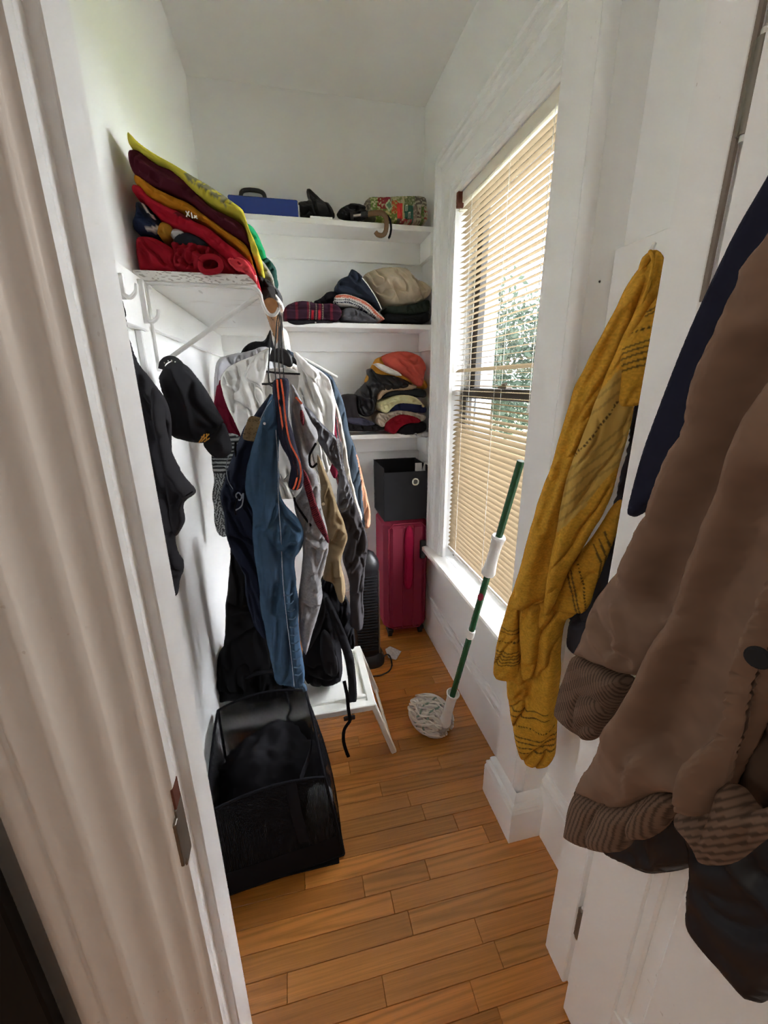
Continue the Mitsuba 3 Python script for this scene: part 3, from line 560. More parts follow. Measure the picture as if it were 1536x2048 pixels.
def patch(u, v, W):
    C = np.empty((len(u), 3)); C[:] = (.10, .085, .06)
    a, b = (u-.372)/.30, (v-Z1)/.135
    n1, n2 = meshkit.noise(W*np.array([150, 1, 150]), 3), meshkit.noise(W*np.array([90, 1, 90]), 8)
    def blk(x0, x1, y0, y1, c, d=None, th=.6):
        m = (a > x0) & (a < x1) & (b > y0) & (b < y1); C[m] = c
        if d is not None: C[m & (n1 > th)] = d
    blk(0, .12, .2, 1.1, (.15, .12, .09), (.28, .24, .17)); blk(.12, .22, .4, 1.1, (.15, .24, .05), (.5, .5, .3)); blk(.22, .40, .45, 1.1, (.27, .025, .03), (.5, .45, .3), .68)
    blk(.33, .42, .68, 1.1, (.24, .012, .04)); blk(.42, .62, .6, 1.1, (.48, .45, .30), (.25, .28, .10)); blk(.2, .52, -.1, .45, (.16, .22, .04), (.5, .45, .2)); blk(.44, .52, .35, .7, (.5, .09, .03), (.45, .35, .12))
    blk(.52, .60, .2, .65, (.62, .035, .03)); blk(.60, .63, .0, 1.1, (.5, .45, .26)); blk(.63, .77, .0, .62, (.02, .11, .07)); blk(.63, .8, .62, 1.1, (.17, .2, .07), (.4, .38, .25))
    blk(.57, .75, -.1, .22, (.28, .03, .03), (.5, .4, .3), .62); blk(.77, .82, -.1, .65, (.24, .17, .13), (.4, .3, .25)); blk(.82, .89, -.1, .6, (.33, .29, .2), (.12, .07, .05)); blk(.89, .94, -.1, .6, (.08, .14, .03), (.2, .2, .08)); blk(.94, 1.1, -.1, .6, (.36, .32, .23), (.28, .05, .04)); blk(.80, 1.1, .6, 1.1, (.13, .11, .08), (.42, .38, .28), .55)
    m = (np.abs(a-.395)/.06 + np.abs(b-.55)/.2 < 1); C[m] = (.5, .55, .38); m = (np.abs(a-.395)/.04 + np.abs(b-.55)/.13 < 1); C[m] = (.12, .25, .14)
    for x0, y0 in ((.665, .48), (.705, .28)):
        m = (np.abs(a-x0) < .018) & (np.abs(b-y0-.05) < .09) & ~((np.abs(a-x0) < .009) & (b < y0+.10)); C[m] = (.6, .62, .55)
    return C
gp = cloth([(.378,2.14),(.387,2.166),(.41,2.183),(.45,2.184),(.54,2.194),(.632,2.202),(.665,2.197),(.673,2.164),(.679,2.098),(.611,2.094),(.517,2.09),(.415,2.093),(.388,2.099),(.379,2.117)], frame('y', 2.085+.065), .13, (.3, .2, .1), res=.0028, r=.02, soft=1, wr=(.003, 20, 10, 0), seed=5, rough3=.003, pat=patch)
add('body', gp, 'print', gb, True)

# ================================================================ middle shelf
Z2 = 1.667
def folded(name, lab, cat, poly, col, yf, dep=.15, r=.02, group='clothes on the middle shelf', **kw): return pile(name, lab, cat, poly, col, yf=yf, dep=dep, r=r, group=group, **kw)
def tartan(u, v, W):
    C = np.empty((len(u), 3)); C[:] = (.030, .012, .022); a = u*1.0+.0*v; b = v
    C[(np.mod(a, .052) < .012)] = (.10, .012, .022); C[(np.mod(b, .03) < .008)] *= 1.6
    C[np.abs(b-(Z2+.034)) < .0012] = (.30, .28, .30)
    for x0 in (.115, .145, .175): C[np.abs(a-x0) < .0014] = (.42, .38, .28)
    for x0 in (.130, .160): C[(np.abs(a-x0) < .005) & (b < Z2+.05)] = (.36, .02, .03)
    return C
k = folded('shirt', 'dark folded tartan shirt with red and cream lines on the middle shelf', 'shirt', [(-.01,1.69),(.004,1.731),(.053,1.752),(.098,1.758),(.164,1.743),(.221,1.753),(.261,1.729),(.264,1.7),(.243,1.679),(.183,1.677),(.07,1.675),(.004,1.674)], (.03, .012, .022), 2.062, wr=(.004, 12, 8, 0), folds=[([(.003,1.718),(.118,1.721),(.253,1.704)], .004, -.006)], pat=tartan, res=.004)
k = folded('shirt', 'black shirt with a snap button beneath the tartan shirt', 'shirt', [(.008,1.674),(.115,1.676),(.224,1.676),(.224,1.666),(.16,1.664),(.069,1.654),(.029,1.658)], (.014, .013, .015), 2.058, dep=.14, r=.008)
add('snap_button', lathe([(0, .002), (.003, .0015), (.004, 0)], 12, (.139, 2.056, Z2-.003), (0, -1, 0)), 'chrome', k)
k = folded('scarf', 'dark scarf with frayed tassel ends behind the tartan shirt', 'scarf', [(.134,1.767),(.169,1.777),(.205,1.807),(.235,1.812),(.286,1.805),(.309,1.781),(.284,1.75),(.214,1.744),(.156,1.747)], (.016, .015, .02), 2.10, dep=.10, r=.04, wr=(.008, 30, 14, 20))
for i in range(7): add('tassel', tube([(.170-.004*i, 2.10-.003*i, Z2+.055), (.156-.005*i, 2.10, Z2+.066+.004*i), (.146-.003*i, 2.10, Z2+.080-.003*i)], .0022, 8, 6), 'black_cloth', k)
def nordic(u, v, W):
    # bands follow the arch of the sweater
    d = near(u, v, [(.237,1.777),(.301,1.779),(.347,1.764),(.393,1.736),(.433,1.699),(.459,1.682)])
    s = np.cumsum(np.ones(1)); t = u*260
    C = np.empty((len(u), 3)); C[:] = (.46, .44, .42)
    zig = np.abs(np.mod(t, 2)-1)
    below = d
    C[below < .007] = (.50, .12, .07); C[(below > .007) & (below < .012)] = (.55, .5, .46); C[(below >= .003) & (below < .006) & (zig > .5)] = (.6, .5, .45)
    C[(below > .012) & (below < .019) & (zig < .6)] = (.030, .03, .05); C[(below > .019) & (below < .023)] = (.5, .5, .5); C[(below > .023) & (below < .03)] = (.03, .03, .05); C[(below > .026) & (zig > .65)] = (.5, .5, .5)
    return C
k = folded('sweater', 'folded nordic patterned sweater in orange white and navy on the middle shelf', 'sweater', [(.229,1.782),(.279,1.79),(.334,1.781),(.383,1.758),(.429,1.721),(.465,1.69),(.46,1.681),(.429,1.687),(.382,1.716),(.328,1.739),(.278,1.742),(.227,1.745)], (.46, .44, .42), 2.058, wr=(.002, 12, 8, 0), pat=nordic, res=.0032, r=.012)
k = folded('sweater', 'grey folded sweater under the nordic patterned one', 'sweater', [(.263,1.725),(.3,1.739),(.351,1.727),(.398,1.699),(.441,1.681),(.393,1.671),(.322,1.678),(.261,1.679)], (.10, .10, .115), 2.064, wr=(.004, 20, 10, 20), folds=[([(.264,1.696),(.323,1.706),(.381,1.681)], .004, -.008)])
k = folded('jacket', 'navy quilted jacket folded with pale trim, leaning beside the beige pillow', 'jacket', [(.241,1.829),(.26,1.85),(.306,1.864),(.311,1.89),(.325,1.89),(.357,1.87),(.386,1.83),(.42,1.786),(.453,1.736),(.448,1.723),(.408,1.756),(.361,1.78),(.303,1.786),(.244,1.792)], (.022, .028, .045), 2.05, r=.03, wr=(.006, 14, 9, 40), folds=[([(.283,1.855),(.339,1.818),(.396,1.768)], .006, .012), ([(.259,1.825),(.327,1.807),(.385,1.776)], .006, -.01)])
add('piping', tube([(a, 2.046, b) for a, b in [(.356,1.851),(.387,1.816),(.419,1.772),(.444,1.725)]], .0022, 24, 6, up=(0, 1, 0)), 'white_plastic', k)
k = folded('pillow', 'large crumpled beige pillowcase bundle at the right of the middle shelf', 'pillow', [(.37,1.873),(.398,1.89),(.445,1.909),(.515,1.916),(.574,1.918),(.606,1.889),(.631,1.869),(.68,1.856),(.706,1.824),(.691,1.802),(.657,1.779),(.613,1.761),(.539,1.75),(.479,1.751),(.455,1.769),(.424,1.799),(.392,1.829),(.365,1.857)], (.50, .42, .31), 2.045, dep=.17, r=.07, wr=(.010, 16, 7, 35), folds=[([(.416,1.859),(.467,1.832),(.503,1.792),(.491,1.757)], .008, .018), ([(.456,1.86),(.503,1.854),(.539,1.793),(.576,1.764)], .010, .012), ([(.631,1.859),(.649,1.817),(.625,1.774)], .008, -.014), ([(.515,1.906),(.539,1.855),(.551,1.804)], .012, .010)])
k = folded('trousers', 'dark green folded trousers under the beige pillowcase bundle', 'trousers', [(.468,1.745),(.541,1.749),(.639,1.765),(.689,1.781),(.693,1.729),(.615,1.71),(.516,1.712),(.472,1.724)], (.024, .032, .026), 2.066, r=.02, wr=(.005, 20, 9, 10))
k = folded('trousers', 'black folded trousers at the right bottom of the middle shelf', 'trousers', [(.463,1.719),(.516,1.716),(.615,1.71),(.693,1.729),(.694,1.674),(.616,1.675),(.541,1.68),(.462,1.68)], (.010, .011, .012), 2.064, r=.02, wr=(.005, 20, 9, 10))

# ================================================================ low shelf
Z3 = 1.150
def low(name, lab, cat, poly, col, yf=2.06, dep=.15, r=.018, **kw): return pile(name, lab, cat, poly, col, yf=yf, dep=dep, r=r, group='clothes on the lowest shelf', **kw)
low('shirt', 'coral red shirt crowning the pile on the lowest shelf', 'shirt', [(.445,1.514),(.472,1.532),(.534,1.546),(.596,1.542),(.647,1.524),(.677,1.471),(.667,1.447),(.658,1.384),(.632,1.379),(.585,1.417),(.534,1.448),(.471,1.478)], (.50, .085, .060), yf=2.035, dep=.16, r=.04, wr=(.006, 16, 6, 50), folds=[([(.509,1.523),(.584,1.482),(.65,1.4)], .008, .008)])
low('shirt', 'white shirt with small print below the coral shirt', 'shirt', [(.41,1.487),(.425,1.496),(.471,1.478),(.534,1.448),(.549,1.431),(.509,1.436),(.447,1.455)], (.68, .66, .63), yf=2.045, r=.010, wr=(.004, 30, 15, 20))
low('shirt', 'mustard orange shirt peeking out behind the coral shirt', 'shirt', [(.407,1.473),(.433,1.519),(.466,1.521),(.483,1.473),(.665,1.425),(.698,1.4),(.696,1.363),(.653,1.374),(.547,1.389),(.393,1.395),(.368,1.403)], (.48, .22, .03), yf=2.085, dep=.10, r=.03)
low('jacket', 'black puffer jacket bundled at the left of the lowest shelf pile', 'jacket', [(.38,1.464),(.405,1.469),(.424,1.441),(.509,1.436),(.572,1.417),(.627,1.384),(.534,1.366),(.446,1.355),(.42,1.32),(.412,1.248),(.368,1.23),(.326,1.255),(.313,1.322),(.322,1.357),(.372,1.395),(.389,1.425)], (.012, .012, .014), yf=2.045, dep=.16, r=.05, mat_='satin', wr=(.008, 20, 10, 30), folds=[([(.334,1.345),(.395,1.32),(.412,1.26)], .010, .014), ([(.396,1.402),(.484,1.39),(.585,1.384)], .010, .012)])
low('sweater', 'tan folded sweater in the middle of the lowest shelf pile', 'sweater', [(.415,1.32),(.433,1.362),(.471,1.39),(.534,1.396),(.624,1.393),(.632,1.374),(.573,1.365),(.509,1.366),(.458,1.348),(.433,1.315)], (.38, .28, .19), r=.012)
low('shirt', 'dark charcoal folded shirt between tan and pale yellow clothes', 'shirt', [(.445,1.324),(.483,1.359),(.56,1.363),(.642,1.372),(.682,1.364),(.683,1.325),(.625,1.334),(.534,1.342),(.471,1.331)], (.025, .028, .03), r=.012, yf=2.07)
low('shirt', 'pale yellow folded shirt in the lowest shelf pile', 'shirt', [(.412,1.306),(.458,1.319),(.509,1.34),(.573,1.346),(.625,1.326),(.654,1.301),(.652,1.287),(.586,1.303),(.522,1.304),(.488,1.275),(.468,1.252),(.437,1.267)], (.58, .56, .33), yf=2.045, r=.010, wr=(.004, 20, 12, 20), folds=[([(.432,1.291),(.496,1.314),(.586,1.327)], .005, .006)])
low('shirt', 'navy folded shirt with a small yellow mark under the pale yellow shirt', 'shirt', [(.473,1.261),(.509,1.299),(.547,1.325),(.612,1.317),(.681,1.286),(.685,1.247),(.64,1.248),(.574,1.259),(.522,1.265)], (.016, .020, .055), r=.014,
    pat=lambda u, v, W: np.where((np.hypot(u-[(.665,1.316)][0][0], v-[(.665,1.287)][0][1]) < .008)[:, None], [.6, .55, .3], [.016, .020, .055]))
low('shirt', 'crumpled cream shirt above the maroon shirt on the lowest shelf', 'shirt', [(.411,1.229),(.427,1.262),(.47,1.252),(.522,1.27),(.574,1.264),(.64,1.248),(.683,1.237),(.667,1.207),(.6,1.219),(.535,1.24),(.483,1.222),(.452,1.183),(.421,1.199)], (.44, .38, .32), yf=2.05, r=.012, wr=(.006, 40, 18, 20))
low('shirt', 'maroon shirt hanging over the edge of the lowest shelf', 'shirt', [(.451,1.199),(.487,1.227),(.533,1.25),(.586,1.244),(.641,1.223),(.639,1.203),(.573,1.205),(.534,1.184),(.508,1.147),(.476,1.158)], (.20, .008, .016), yf=2.035, r=.012, wr=(.004, 20, 12, 30))
low('trousers', 'black folded trousers at the bottom right of the lowest shelf pile', 'trousers', [(.522,1.151),(.551,1.19),(.601,1.204),(.686,1.207),(.687,1.156),(.628,1.142),(.562,1.14)], (.012, .011, .013), r=.014)
low('shirt', 'white checked shirt at the bottom right edge of the lowest shelf', 'shirt', [(.575,1.139),(.628,1.145),(.69,1.161),(.691,1.12),(.642,1.132)], (.6, .6, .6), yf=2.05, r=.006, pat=lambda u, v, W: np.where(((np.mod(u, .008) < .0016) | (np.mod(v, .008) < .0016))[:, None], [.16, .15, .18], [.62, .61, .6]))
low('trousers', 'dark grey trousers folded low at the left of the lowest shelf', 'trousers', [(.242,1.341),(.286,1.35),(.325,1.345),(.319,1.286),(.337,1.237),(.37,1.219),(.282,1.221),(.238,1.232)], (.030, .026, .028), yf=2.06, r=.03, wr=(.005, 16, 8, 10))
low('shirt', 'slate purple folded shirt between black clothes on the lowest shelf', 'shirt', [(.243,1.232),(.295,1.24),(.37,1.229),(.418,1.203),(.382,1.194),(.281,1.207)], (.055, .055, .085), yf=2.055, r=.008)
low('trousers', 'black folded trousers at the bottom left of the lowest shelf', 'trousers', [(.242,1.213),(.294,1.211),(.395,1.194),(.454,1.192),(.459,1.167),(.382,1.165),(.28,1.173),(.24,1.174)], (.014, .013, .014), yf=2.058, r=.010)

# ================================================================ clothes on the rod
def hang(name, lab, cat, poly, y, T_, col, group='clothes hanging from the wooden rod', mat_='fabric', part='body', parent=None, **kw):
    kw.setdefault('seed', len(scene)); kw.setdefault('rough3', .008)
    k = parent or thing(name, lab, cat, group)
    kk = add(part, cloth(poly, frame('y', y), T_, col, res=kw.pop('res', .0045), **kw), mat_, k, True)
    return k
def line(parent, name, pts, y, r, c, n=24): return add(name, tube([(a, y, b) for a, b in pts], r, n, 6, up=(0, 1, 0)), c, parent, True)
# wire hangers and clips over the rod
mat('denim_thread', (.30, .33, .38), .8)
hg = thing('pants_hanger', 'black wire hanger hooked over the front of the wooden rod carrying the trousers', 'hanger', None)
for i, (dx, y) in enumerate(((-.012, 1.175), (-.002, 1.20), (.008, 1.23))):
    add('wire', tube([(-.030+dx*.2, y, 1.562), (-.045+dx*.1, y, 1.585), (-.030, y, 1.603), (-.012, y, 1.588), (-.014+dx*.5, y, 1.54), (-.020+dx, y, 1.46), (-.020+dx, y, 1.385)], .0016, 40, 8, up=(0, 1, 0)), 'black_plastic', hg)
add('lower_loop', tube([(-.036,1.16,1.525),(-.042,1.16,1.482),(-.049,1.16,1.434),(-.05,1.16,1.405),(-.045,1.16,1.395),(-.028,1.16,1.392),(-.015,1.16,1.399),(-.008,1.16,1.409)], .0018, 30, 8, up=(0, 1, 0)), 'black_plastic', hg)
add('cross_bar', tube([(-.072,1.22,1.4),(-.051,1.22,1.4),(-.007,1.22,1.407)], .003, 6, 8, up=(0, 1, 0)), 'black_plastic', hg)
sh2 = thing('shirt_hanger', 'black plastic hanger inside the white shirt collar', 'hanger', None)
add('hook', tube([(-.040, 1.36, 1.575), (-.047, 1.36, 1.59), (-.027, 1.36, 1.606), (-.008, 1.36, 1.588), (-.015, 1.36, 1.55), (-.020, 1.36, 1.50)], .0022, 30, 8, up=(0, 1, 0)), 'black_plastic', sh2)
add('yoke', cloth([(-.058,1.485),(-.041,1.497),(-.018,1.505),(.003,1.497),(.015,1.48),(.018,1.457),(.01,1.447),(-.005,1.451),(-.022,1.46),(-.044,1.463),(-.062,1.468)], frame('y', 1.36), .012, (.012, .012, .013), res=.004, rough3=0, wr=None), 'satin', sh2, True)
add('shoulder_arm', tube([(-.175,1.41,1.412),(-.114,1.41,1.447),(-.044,1.41,1.477),(-.013,1.41,1.483),(.039,1.41,1.456),(.1,1.41,1.417),(.118,1.41,1.398)], .006, 30, 10, up=(0, 1, 0)), 'black_plastic', sh2)
add('trouser_bar', tube([(-.075,1.36,1.437),(-.024,1.36,1.431),(.036,1.36,1.428)], .003, 6, 8, up=(0, 1, 0)), 'black_plastic', sh2)
wh = thing('hanger', 'white plastic hanger hook arching over the rod behind the white shirt', 'hanger', None)
add('hook', tube([(-.040, 1.62, 1.572), (-.046, 1.62, 1.59), (-.028, 1.62, 1.606), (-.008, 1.62, 1.588), (-.006, 1.62, 1.55), (.000, 1.62, 1.50)], .0035, 30, 10, up=(0, 1, 0)), 'white_plastic', wh)
add('shoulder_arm', tube([(-.19, 1.62, 1.42), (-.06, 1.62, 1.485), (0, 1.62, 1.50), (.06, 1.62, 1.485), (.18, 1.62, 1.42)], .006, 30, 10, up=(0, 1, 0)), 'white_plastic', wh)

for y_, w_ in ((1.56, 'cream shirt'), (1.50, 'dark plaid shirt'), (1.45, 'burgundy shirt'), (1.52, 'light grey T-shirt'), (1.80, 'black jacket at the back')):
    h_ = thing('hanger', 'thin black wire hanger on the rod holding the '+w_, 'hanger', 'wire hangers on the rod')
    add('hook', tube([(-.040, y_, 1.575), (-.047, y_, 1.59), (-.028, y_, 1.606), (-.008, y_, 1.588), (-.014, y_, 1.55), (-.016, y_, 1.485)], .0018, 26, 8, up=(0, 1, 0)), 'black_plastic', h_)
    add('shoulder_wire', tube([(-.17, y_, 1.405), (-.08, y_, 1.465), (-.016, y_, 1.485), (.05, y_, 1.465), (.12, y_, 1.415)], .002, 20, 8, up=(0, 1, 0)), 'black_plastic', h_)
# garments from the back of the rod forward
hang('jacket', 'black jacket shoulder at the back of the rod above the grey shirt', 'jacket', [(-.183,1.505),(-.158,1.545),(-.124,1.564),(-.087,1.559),(-.066,1.586),(-.054,1.61),(-.05,1.546),(-.028,1.491),(-.049,1.235),(-.208,1.24),(-.2,1.416)], 1.80, .09, (.012, .012, .014), wr=(.008, 16, 5, 0))
k = hang('shirt', 'white shirt at the back of the rod behind the white hanger', 'shirt', [(-.014,1.59),(-.002,1.604),(.011,1.587),(.015,1.539),(.019,1.5),(.046,1.45),(.03,1.223),(-.076,1.226),(-.045,1.521)], 1.70, .05, (.66, .68, .70), wr=(.006, 18, 4, 0))
PC_ = [(.232,1.169),(.245,1.089),(.256,1.027),(.266,.921),(.27,.818)]
hang('shirt', 'slate blue shirt sleeve edge rightmost on the rod with peach inner cuff', 'shirt', [(-.011,1.525),(.021,1.509),(.067,1.479),(.116,1.451),(.149,1.437),(.17,1.412),(.191,1.357),(.21,1.273),(.235,1.166),(.264,1.043),(.29,.925),(.298,.869),(.295,.814),(.271,.811),(.246,.851),(.22,.962),(.196,1.088),(.166,1.227),(.139,1.34)], 1.62, .05, (.075, .105, .145), wr=(.006, 20, 3, -12),
     pat=lambda u, v, W: np.where(((v < .5*(PC_[0][1]+PC_[1][1])) & (u > np.interp(v, [q[1] for q in PC_[::-1]], [q[0] for q in PC_[::-1]])))[:, None], [.60, .32, .20], [.075, .105, .145]))
hang('shirt', 'cream shirt hanging just left of the slate blue one', 'shirt', [(-.022,1.462),(.008,1.459),(.053,1.449),(.1,1.425),(.131,1.401),(.152,1.38),(.171,1.315),(.186,1.223),(.203,1.118),(.221,1.008),(.241,.924),(.252,.871),(.237,.859),(.213,.937),(.186,1.04),(.16,1.158),(.135,1.27)], 1.56, .035, (.62, .58, .52), wr=(.005, 22, 3, -12), folds=[([(.157,1.342),(.191,1.157),(.232,.914)], .004, .010)])
def dplaid(u, v, W):
    C = np.empty((len(u), 3)); C[:] = (.055, .055, .060); a, b = np.mod(u*1+v*.18, .045), np.mod(v, .05)
    C[a < .014] = (.30, .29, .28); C[b < .014] *= 1.9; C[(a > .024) & (a < .028)] = (.30, .06, .06); return np.clip(C, 0, .5)
hang('shirt', 'dark plaid flannel shirt between the cream and white shirts', 'shirt', [(-.027,1.431),(.006,1.428),(.049,1.425),(.096,1.411),(.125,1.391),(.145,1.361),(.159,1.275),(.172,1.167),(.187,1.054),(.199,.955),(.2,.874),(.173,.886),(.152,1.017),(.129,1.169)], 1.50, .04, (.05, .05, .06), wr=(.005, 20, 3, -12), pat=dplaid)
hang('shirt', 'burgundy shirt edge between the white shirt and the plaid shirt', 'shirt', [(-.032,1.427),(.005,1.424),(.047,1.418),(.092,1.398),(.117,1.376),(.139,1.346),(.147,1.296),(.153,1.228),(.151,1.14),(.141,1.067),(.12,1.087),(.105,1.212)], 1.45, .03, (.16, .012, .03), wr=(.005, 20, 3, -12))
hang('shirt', 'light grey T-shirt left of the white shirt on the rod', 'shirt', [(-.225,1.476),(-.198,1.488),(-.159,1.495),(-.118,1.504),(-.072,1.52),(-.04,1.508),(-.063,1.244),(-.144,1.247),(-.192,1.265),(-.219,1.316),(-.237,1.349),(-.253,1.34),(-.244,1.398),(-.235,1.445)], 1.52, .05, (.42, .42, .44), wr=(.008, 20, 6, 15), folds=[([(-.216,1.468),(-.226,1.414),(-.231,1.349)], .012, .02)])
hang('shirt', 'maroon velvet shirt showing left of the white shirt', 'shirt', [(-.223,1.425),(-.207,1.405),(-.189,1.35),(-.173,1.294),(-.141,1.235),(-.147,1.176),(-.196,1.178),(-.224,1.213),(-.243,1.235),(-.254,1.252),(-.252,1.32),(-.237,1.367)], 1.47, .05, (.13, .008, .022), wr=(.006, 18, 5, 10))
def bw(u, v, W):
    s = np.mod(v+.02*u, .0125) < .0055; low = v < [(-.244,1.122)][0][1]
    her = np.mod(v+np.abs(np.mod(u, .03)-.015)*1.2, .009) < .0045
    on = np.where(low, her, s)
    return np.where(on[:, None], [.40, .42, .42], [.022, .024, .028])
hang('dress', 'black and white striped knit garment hanging by the left wall', 'dress', [(-.253,1.242),(-.22,1.25),(-.175,1.245),(-.154,1.225),(-.182,.951),(-.223,.954),(-.236,.91),(-.255,.891),(-.276,.904),(-.282,.941),(-.276,1.012),(-.278,1.047),(-.265,1.098),(-.267,1.148)], 1.42, .05, (.2, .2, .2), wr=(.006, 18, 5, 0), pat=bw, res=.004)
k = hang('shirt', 'white dress shirt with open collar on the black hanger', 'shirt', [(-.182,1.444),(-.157,1.458),(-.124,1.472),(-.091,1.486),(-.063,1.498),(-.056,1.481),(-.055,1.461),(-.049,1.389),(-.031,1.351),(.016,1.366),(.035,1.411),(.03,1.464),(.025,1.49),(.054,1.47),(.093,1.449),(.122,1.428),(.135,1.404),(.141,1.348),(.138,1.253),(.129,1.153),(.097,1.086),(.008,1.021),(-.09,1.028),(-.144,1.133),(-.159,1.237),(-.173,1.285),(-.191,1.336),(-.201,1.374),(-.204,1.412)], 1.38, .05, (.76, .755, .735), wr=(.008, 22, 5, 8), folds=[([(-.156,1.441),(-.135,1.368),(-.114,1.276)], .010, .010), ([(.065,1.44),(.081,1.349),(.085,1.189)], .010, .010), ([(.097,1.41),(.111,1.302),(.11,1.187)], .007, -.010), ([(-.116,1.412),(-.095,1.322)], .006, -.008)])
hang('', '', '', [(-.053,1.501),(-.039,1.503),(-.049,1.48),(-.062,1.44),(-.074,1.403),(-.079,1.382),(-.098,1.403),(-.123,1.409),(-.127,1.429),(-.113,1.454),(-.09,1.48),(-.069,1.494)], 1.330, .012, (.80, .795, .775), parent=k, part='collar', wr=(.002, 20, 8, 0), rough3=.003, res=.004)
hang('', '', '', [(.022,1.495),(.039,1.481),(.062,1.46),(.085,1.434),(.091,1.422),(.081,1.41),(.086,1.395),(.065,1.41),(.045,1.434),(.032,1.46),(.018,1.48)], 1.330, .012, (.80, .795, .775), parent=k, part='collar', wr=(.002, 20, 8, 0), rough3=.003, res=.004)
hang('', '', '', [(-.098,1.397),(-.079,1.379),(-.076,1.352),(-.082,1.33),(-.094,1.345),(-.104,1.368)], 1.332, .010, (.80, .795, .775), parent=k, part='placket', wr=None, rough3=.003, res=.004)
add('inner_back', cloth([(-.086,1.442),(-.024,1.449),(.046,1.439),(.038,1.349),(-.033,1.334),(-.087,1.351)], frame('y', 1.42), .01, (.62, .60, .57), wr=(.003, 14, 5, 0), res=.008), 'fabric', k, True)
# trousers at the front
DK = (.013, .017, .032)
hang('trousers', 'black trousers hanging in the dark corner behind the dark jeans', 'trousers', [(-.211,.976),(-.152,.988),(-.068,.877),(-.074,.594),(-.114,.314),(-.217,.345),(-.316,.375),(-.335,.385),(-.305,.468),(-.282,.545),(-.265,.641),(-.262,.688),(-.237,.769)], 1.30, .10, (.007, .007, .008), wr=(.010, 14, 4, 0), folds=[([(-.259,.686),(-.215,.688),(-.183,.68)], .006, .012)])
k = hang('jeans', 'dark indigo jeans with a tan leather waist patch hanging left of the blue jeans', 'jeans', [(-.042,1.387),(-.065,1.359),(-.091,1.329),(-.114,1.306),(-.131,1.285),(-.144,1.257),(-.16,1.23),(-.172,1.197),(-.182,1.177),(-.191,1.146),(-.207,1.115),(-.207,1.086),(-.202,1.057),(-.205,.997),(-.2,.95),(-.19,.913),(-.18,.883),(-.172,.866),(-.171,.833),(-.17,.783),(-.165,.724),(-.156,.666),(-.117,.627),(-.099,.697),(-.083,.931),(-.074,1.114),(-.057,1.226),(-.041,1.307)], 1.165, .06, DK, wr=(.008, 20, 5, 12), folds=[([(-.11,1.295),(-.142,1.23),(-.164,1.148),(-.183,1.077)], .006, .010), ([(-.132,1.229),(-.148,1.175),(-.173,1.127)], .003, -.006), ([(-.111,1.215),(-.135,1.146),(-.153,1.104)], .003, .006)],
     pat=lambda u, v, W: np.asarray(DK)*(.75+.5*meshkit.fbm(W*np.array([40, 40, 12]), 3, 2))[:, None])
hang('', '', '', [(-.105,1.323),(-.088,1.321),(-.071,1.316),(-.08,1.287),(-.09,1.256),(-.111,1.26),(-.129,1.266),(-.117,1.294)], 1.115, .006, (.22, .15, .075), parent=k, part='leather_patch', wr=(.0015, 20, 10, 0), rough3=.001, res=.0025, pat=lambda u, v, W: np.where(((meshkit.noise(W*np.array([260, 10, 420]), 4) > .66) & (np.mod(v, .011) < .006))[:, None], [.10, .065, .035], [.24, .165, .085]))
line(k, 'drawstring', [(-.143,1.107),(-.151,1.124),(-.16,1.116),(-.151,1.102),(-.14,1.122),(-.148,1.087),(-.166,1.075)], 1.120, .0018, 'denim_thread')
line(k, 'drawstring', [(-.153,1.113),(-.162,1.096),(-.167,1.075),(-.165,1.063)], 1.118, .002, 'black_cloth')
line(k, 'stitching', [(-.159,1.237),(-.176,1.199),(-.177,1.158),(-.167,1.131)], 1.133, .0009, 'denim_thread')
line(k, 'belt_loop', [(-.146,1.256),(-.149,1.237),(-.148,1.213)], 1.13, .003, 'black_cloth')
BJ = (.046, .090, .155)
k = hang('jeans', 'long mid blue jeans hanging at the front, one hem reaching the hamper rim', 'jeans', [(-.047,1.373),(-.033,1.378),(-.025,1.361),(-.033,1.299),(-.039,1.234),(-.044,1.154),(-.043,1.113),(-.028,1.083),(-.007,1.053),(.008,1.028),(.01,1.004),(.007,.97),(-.006,.942),(-.022,.925),(-.017,.871),(-.022,.807),(-.022,.74),(-.022,.653),(-.02,.562),(-.019,.505),(-.024,.479),(-.05,.486),(-.08,.501),(-.108,.526),(-.109,.568),(-.115,.614),(-.121,.668),(-.122,.737),(-.123,.811),(-.127,.883),(-.129,.953),(-.122,1.033),(-.119,1.073),(-.132,1.098),(-.136,1.119),(-.133,1.143),(-.121,1.185),(-.109,1.224),(-.096,1.262),(-.081,1.306),(-.065,1.347)], 1.105, .055, BJ, wr=(.007, 18, 4, -8), res=.005,
     folds=[([(-.049,1.127),(-.028,1.083),(.007,1.022)], .004, .012), ([(-.046,1.099),(-.034,1.055),(.001,1.008)], .004, -.010), ([(-.054,.975),(-.028,.996),(.006,1.008)], .006, .014), ([(-.055,.945),(-.032,.973),(-.015,.979)], .005, -.010), ([(-.011,.994),(-.021,.934),(-.043,.967)], .007, .012), ([(-.083,1.262),(-.106,1.158),(-.123,1.118)], .010, .010), ([(-.054,1.235),(-.085,1.101),(-.106,.881),(-.099,.63)], .014, .008), ([(-.054,.827),(-.043,.691),(-.047,.491)], .005, .004)],
     pat=lambda u, v, W: np.asarray(BJ)*((.62+.75*meshkit.fbm(W*np.array([18, 18, 5]), 3, 9))*(.92+.16*meshkit.noise(W*np.array([400, 400, 60]), 5)))[:, None])
line(k, 'seam', [(-.04,1.29),(-.042,1.201),(-.049,1.108),(-.051,.996),(-.056,.877),(-.055,.749),(-.052,.629),(-.051,.517)], 1.073, .0010, 'denim_thread', 60)
line(k, 'pocket_seam', [(-.039,1.178),(-.032,1.161),(-.019,1.174)], 1.078, .0009, 'denim_thread')
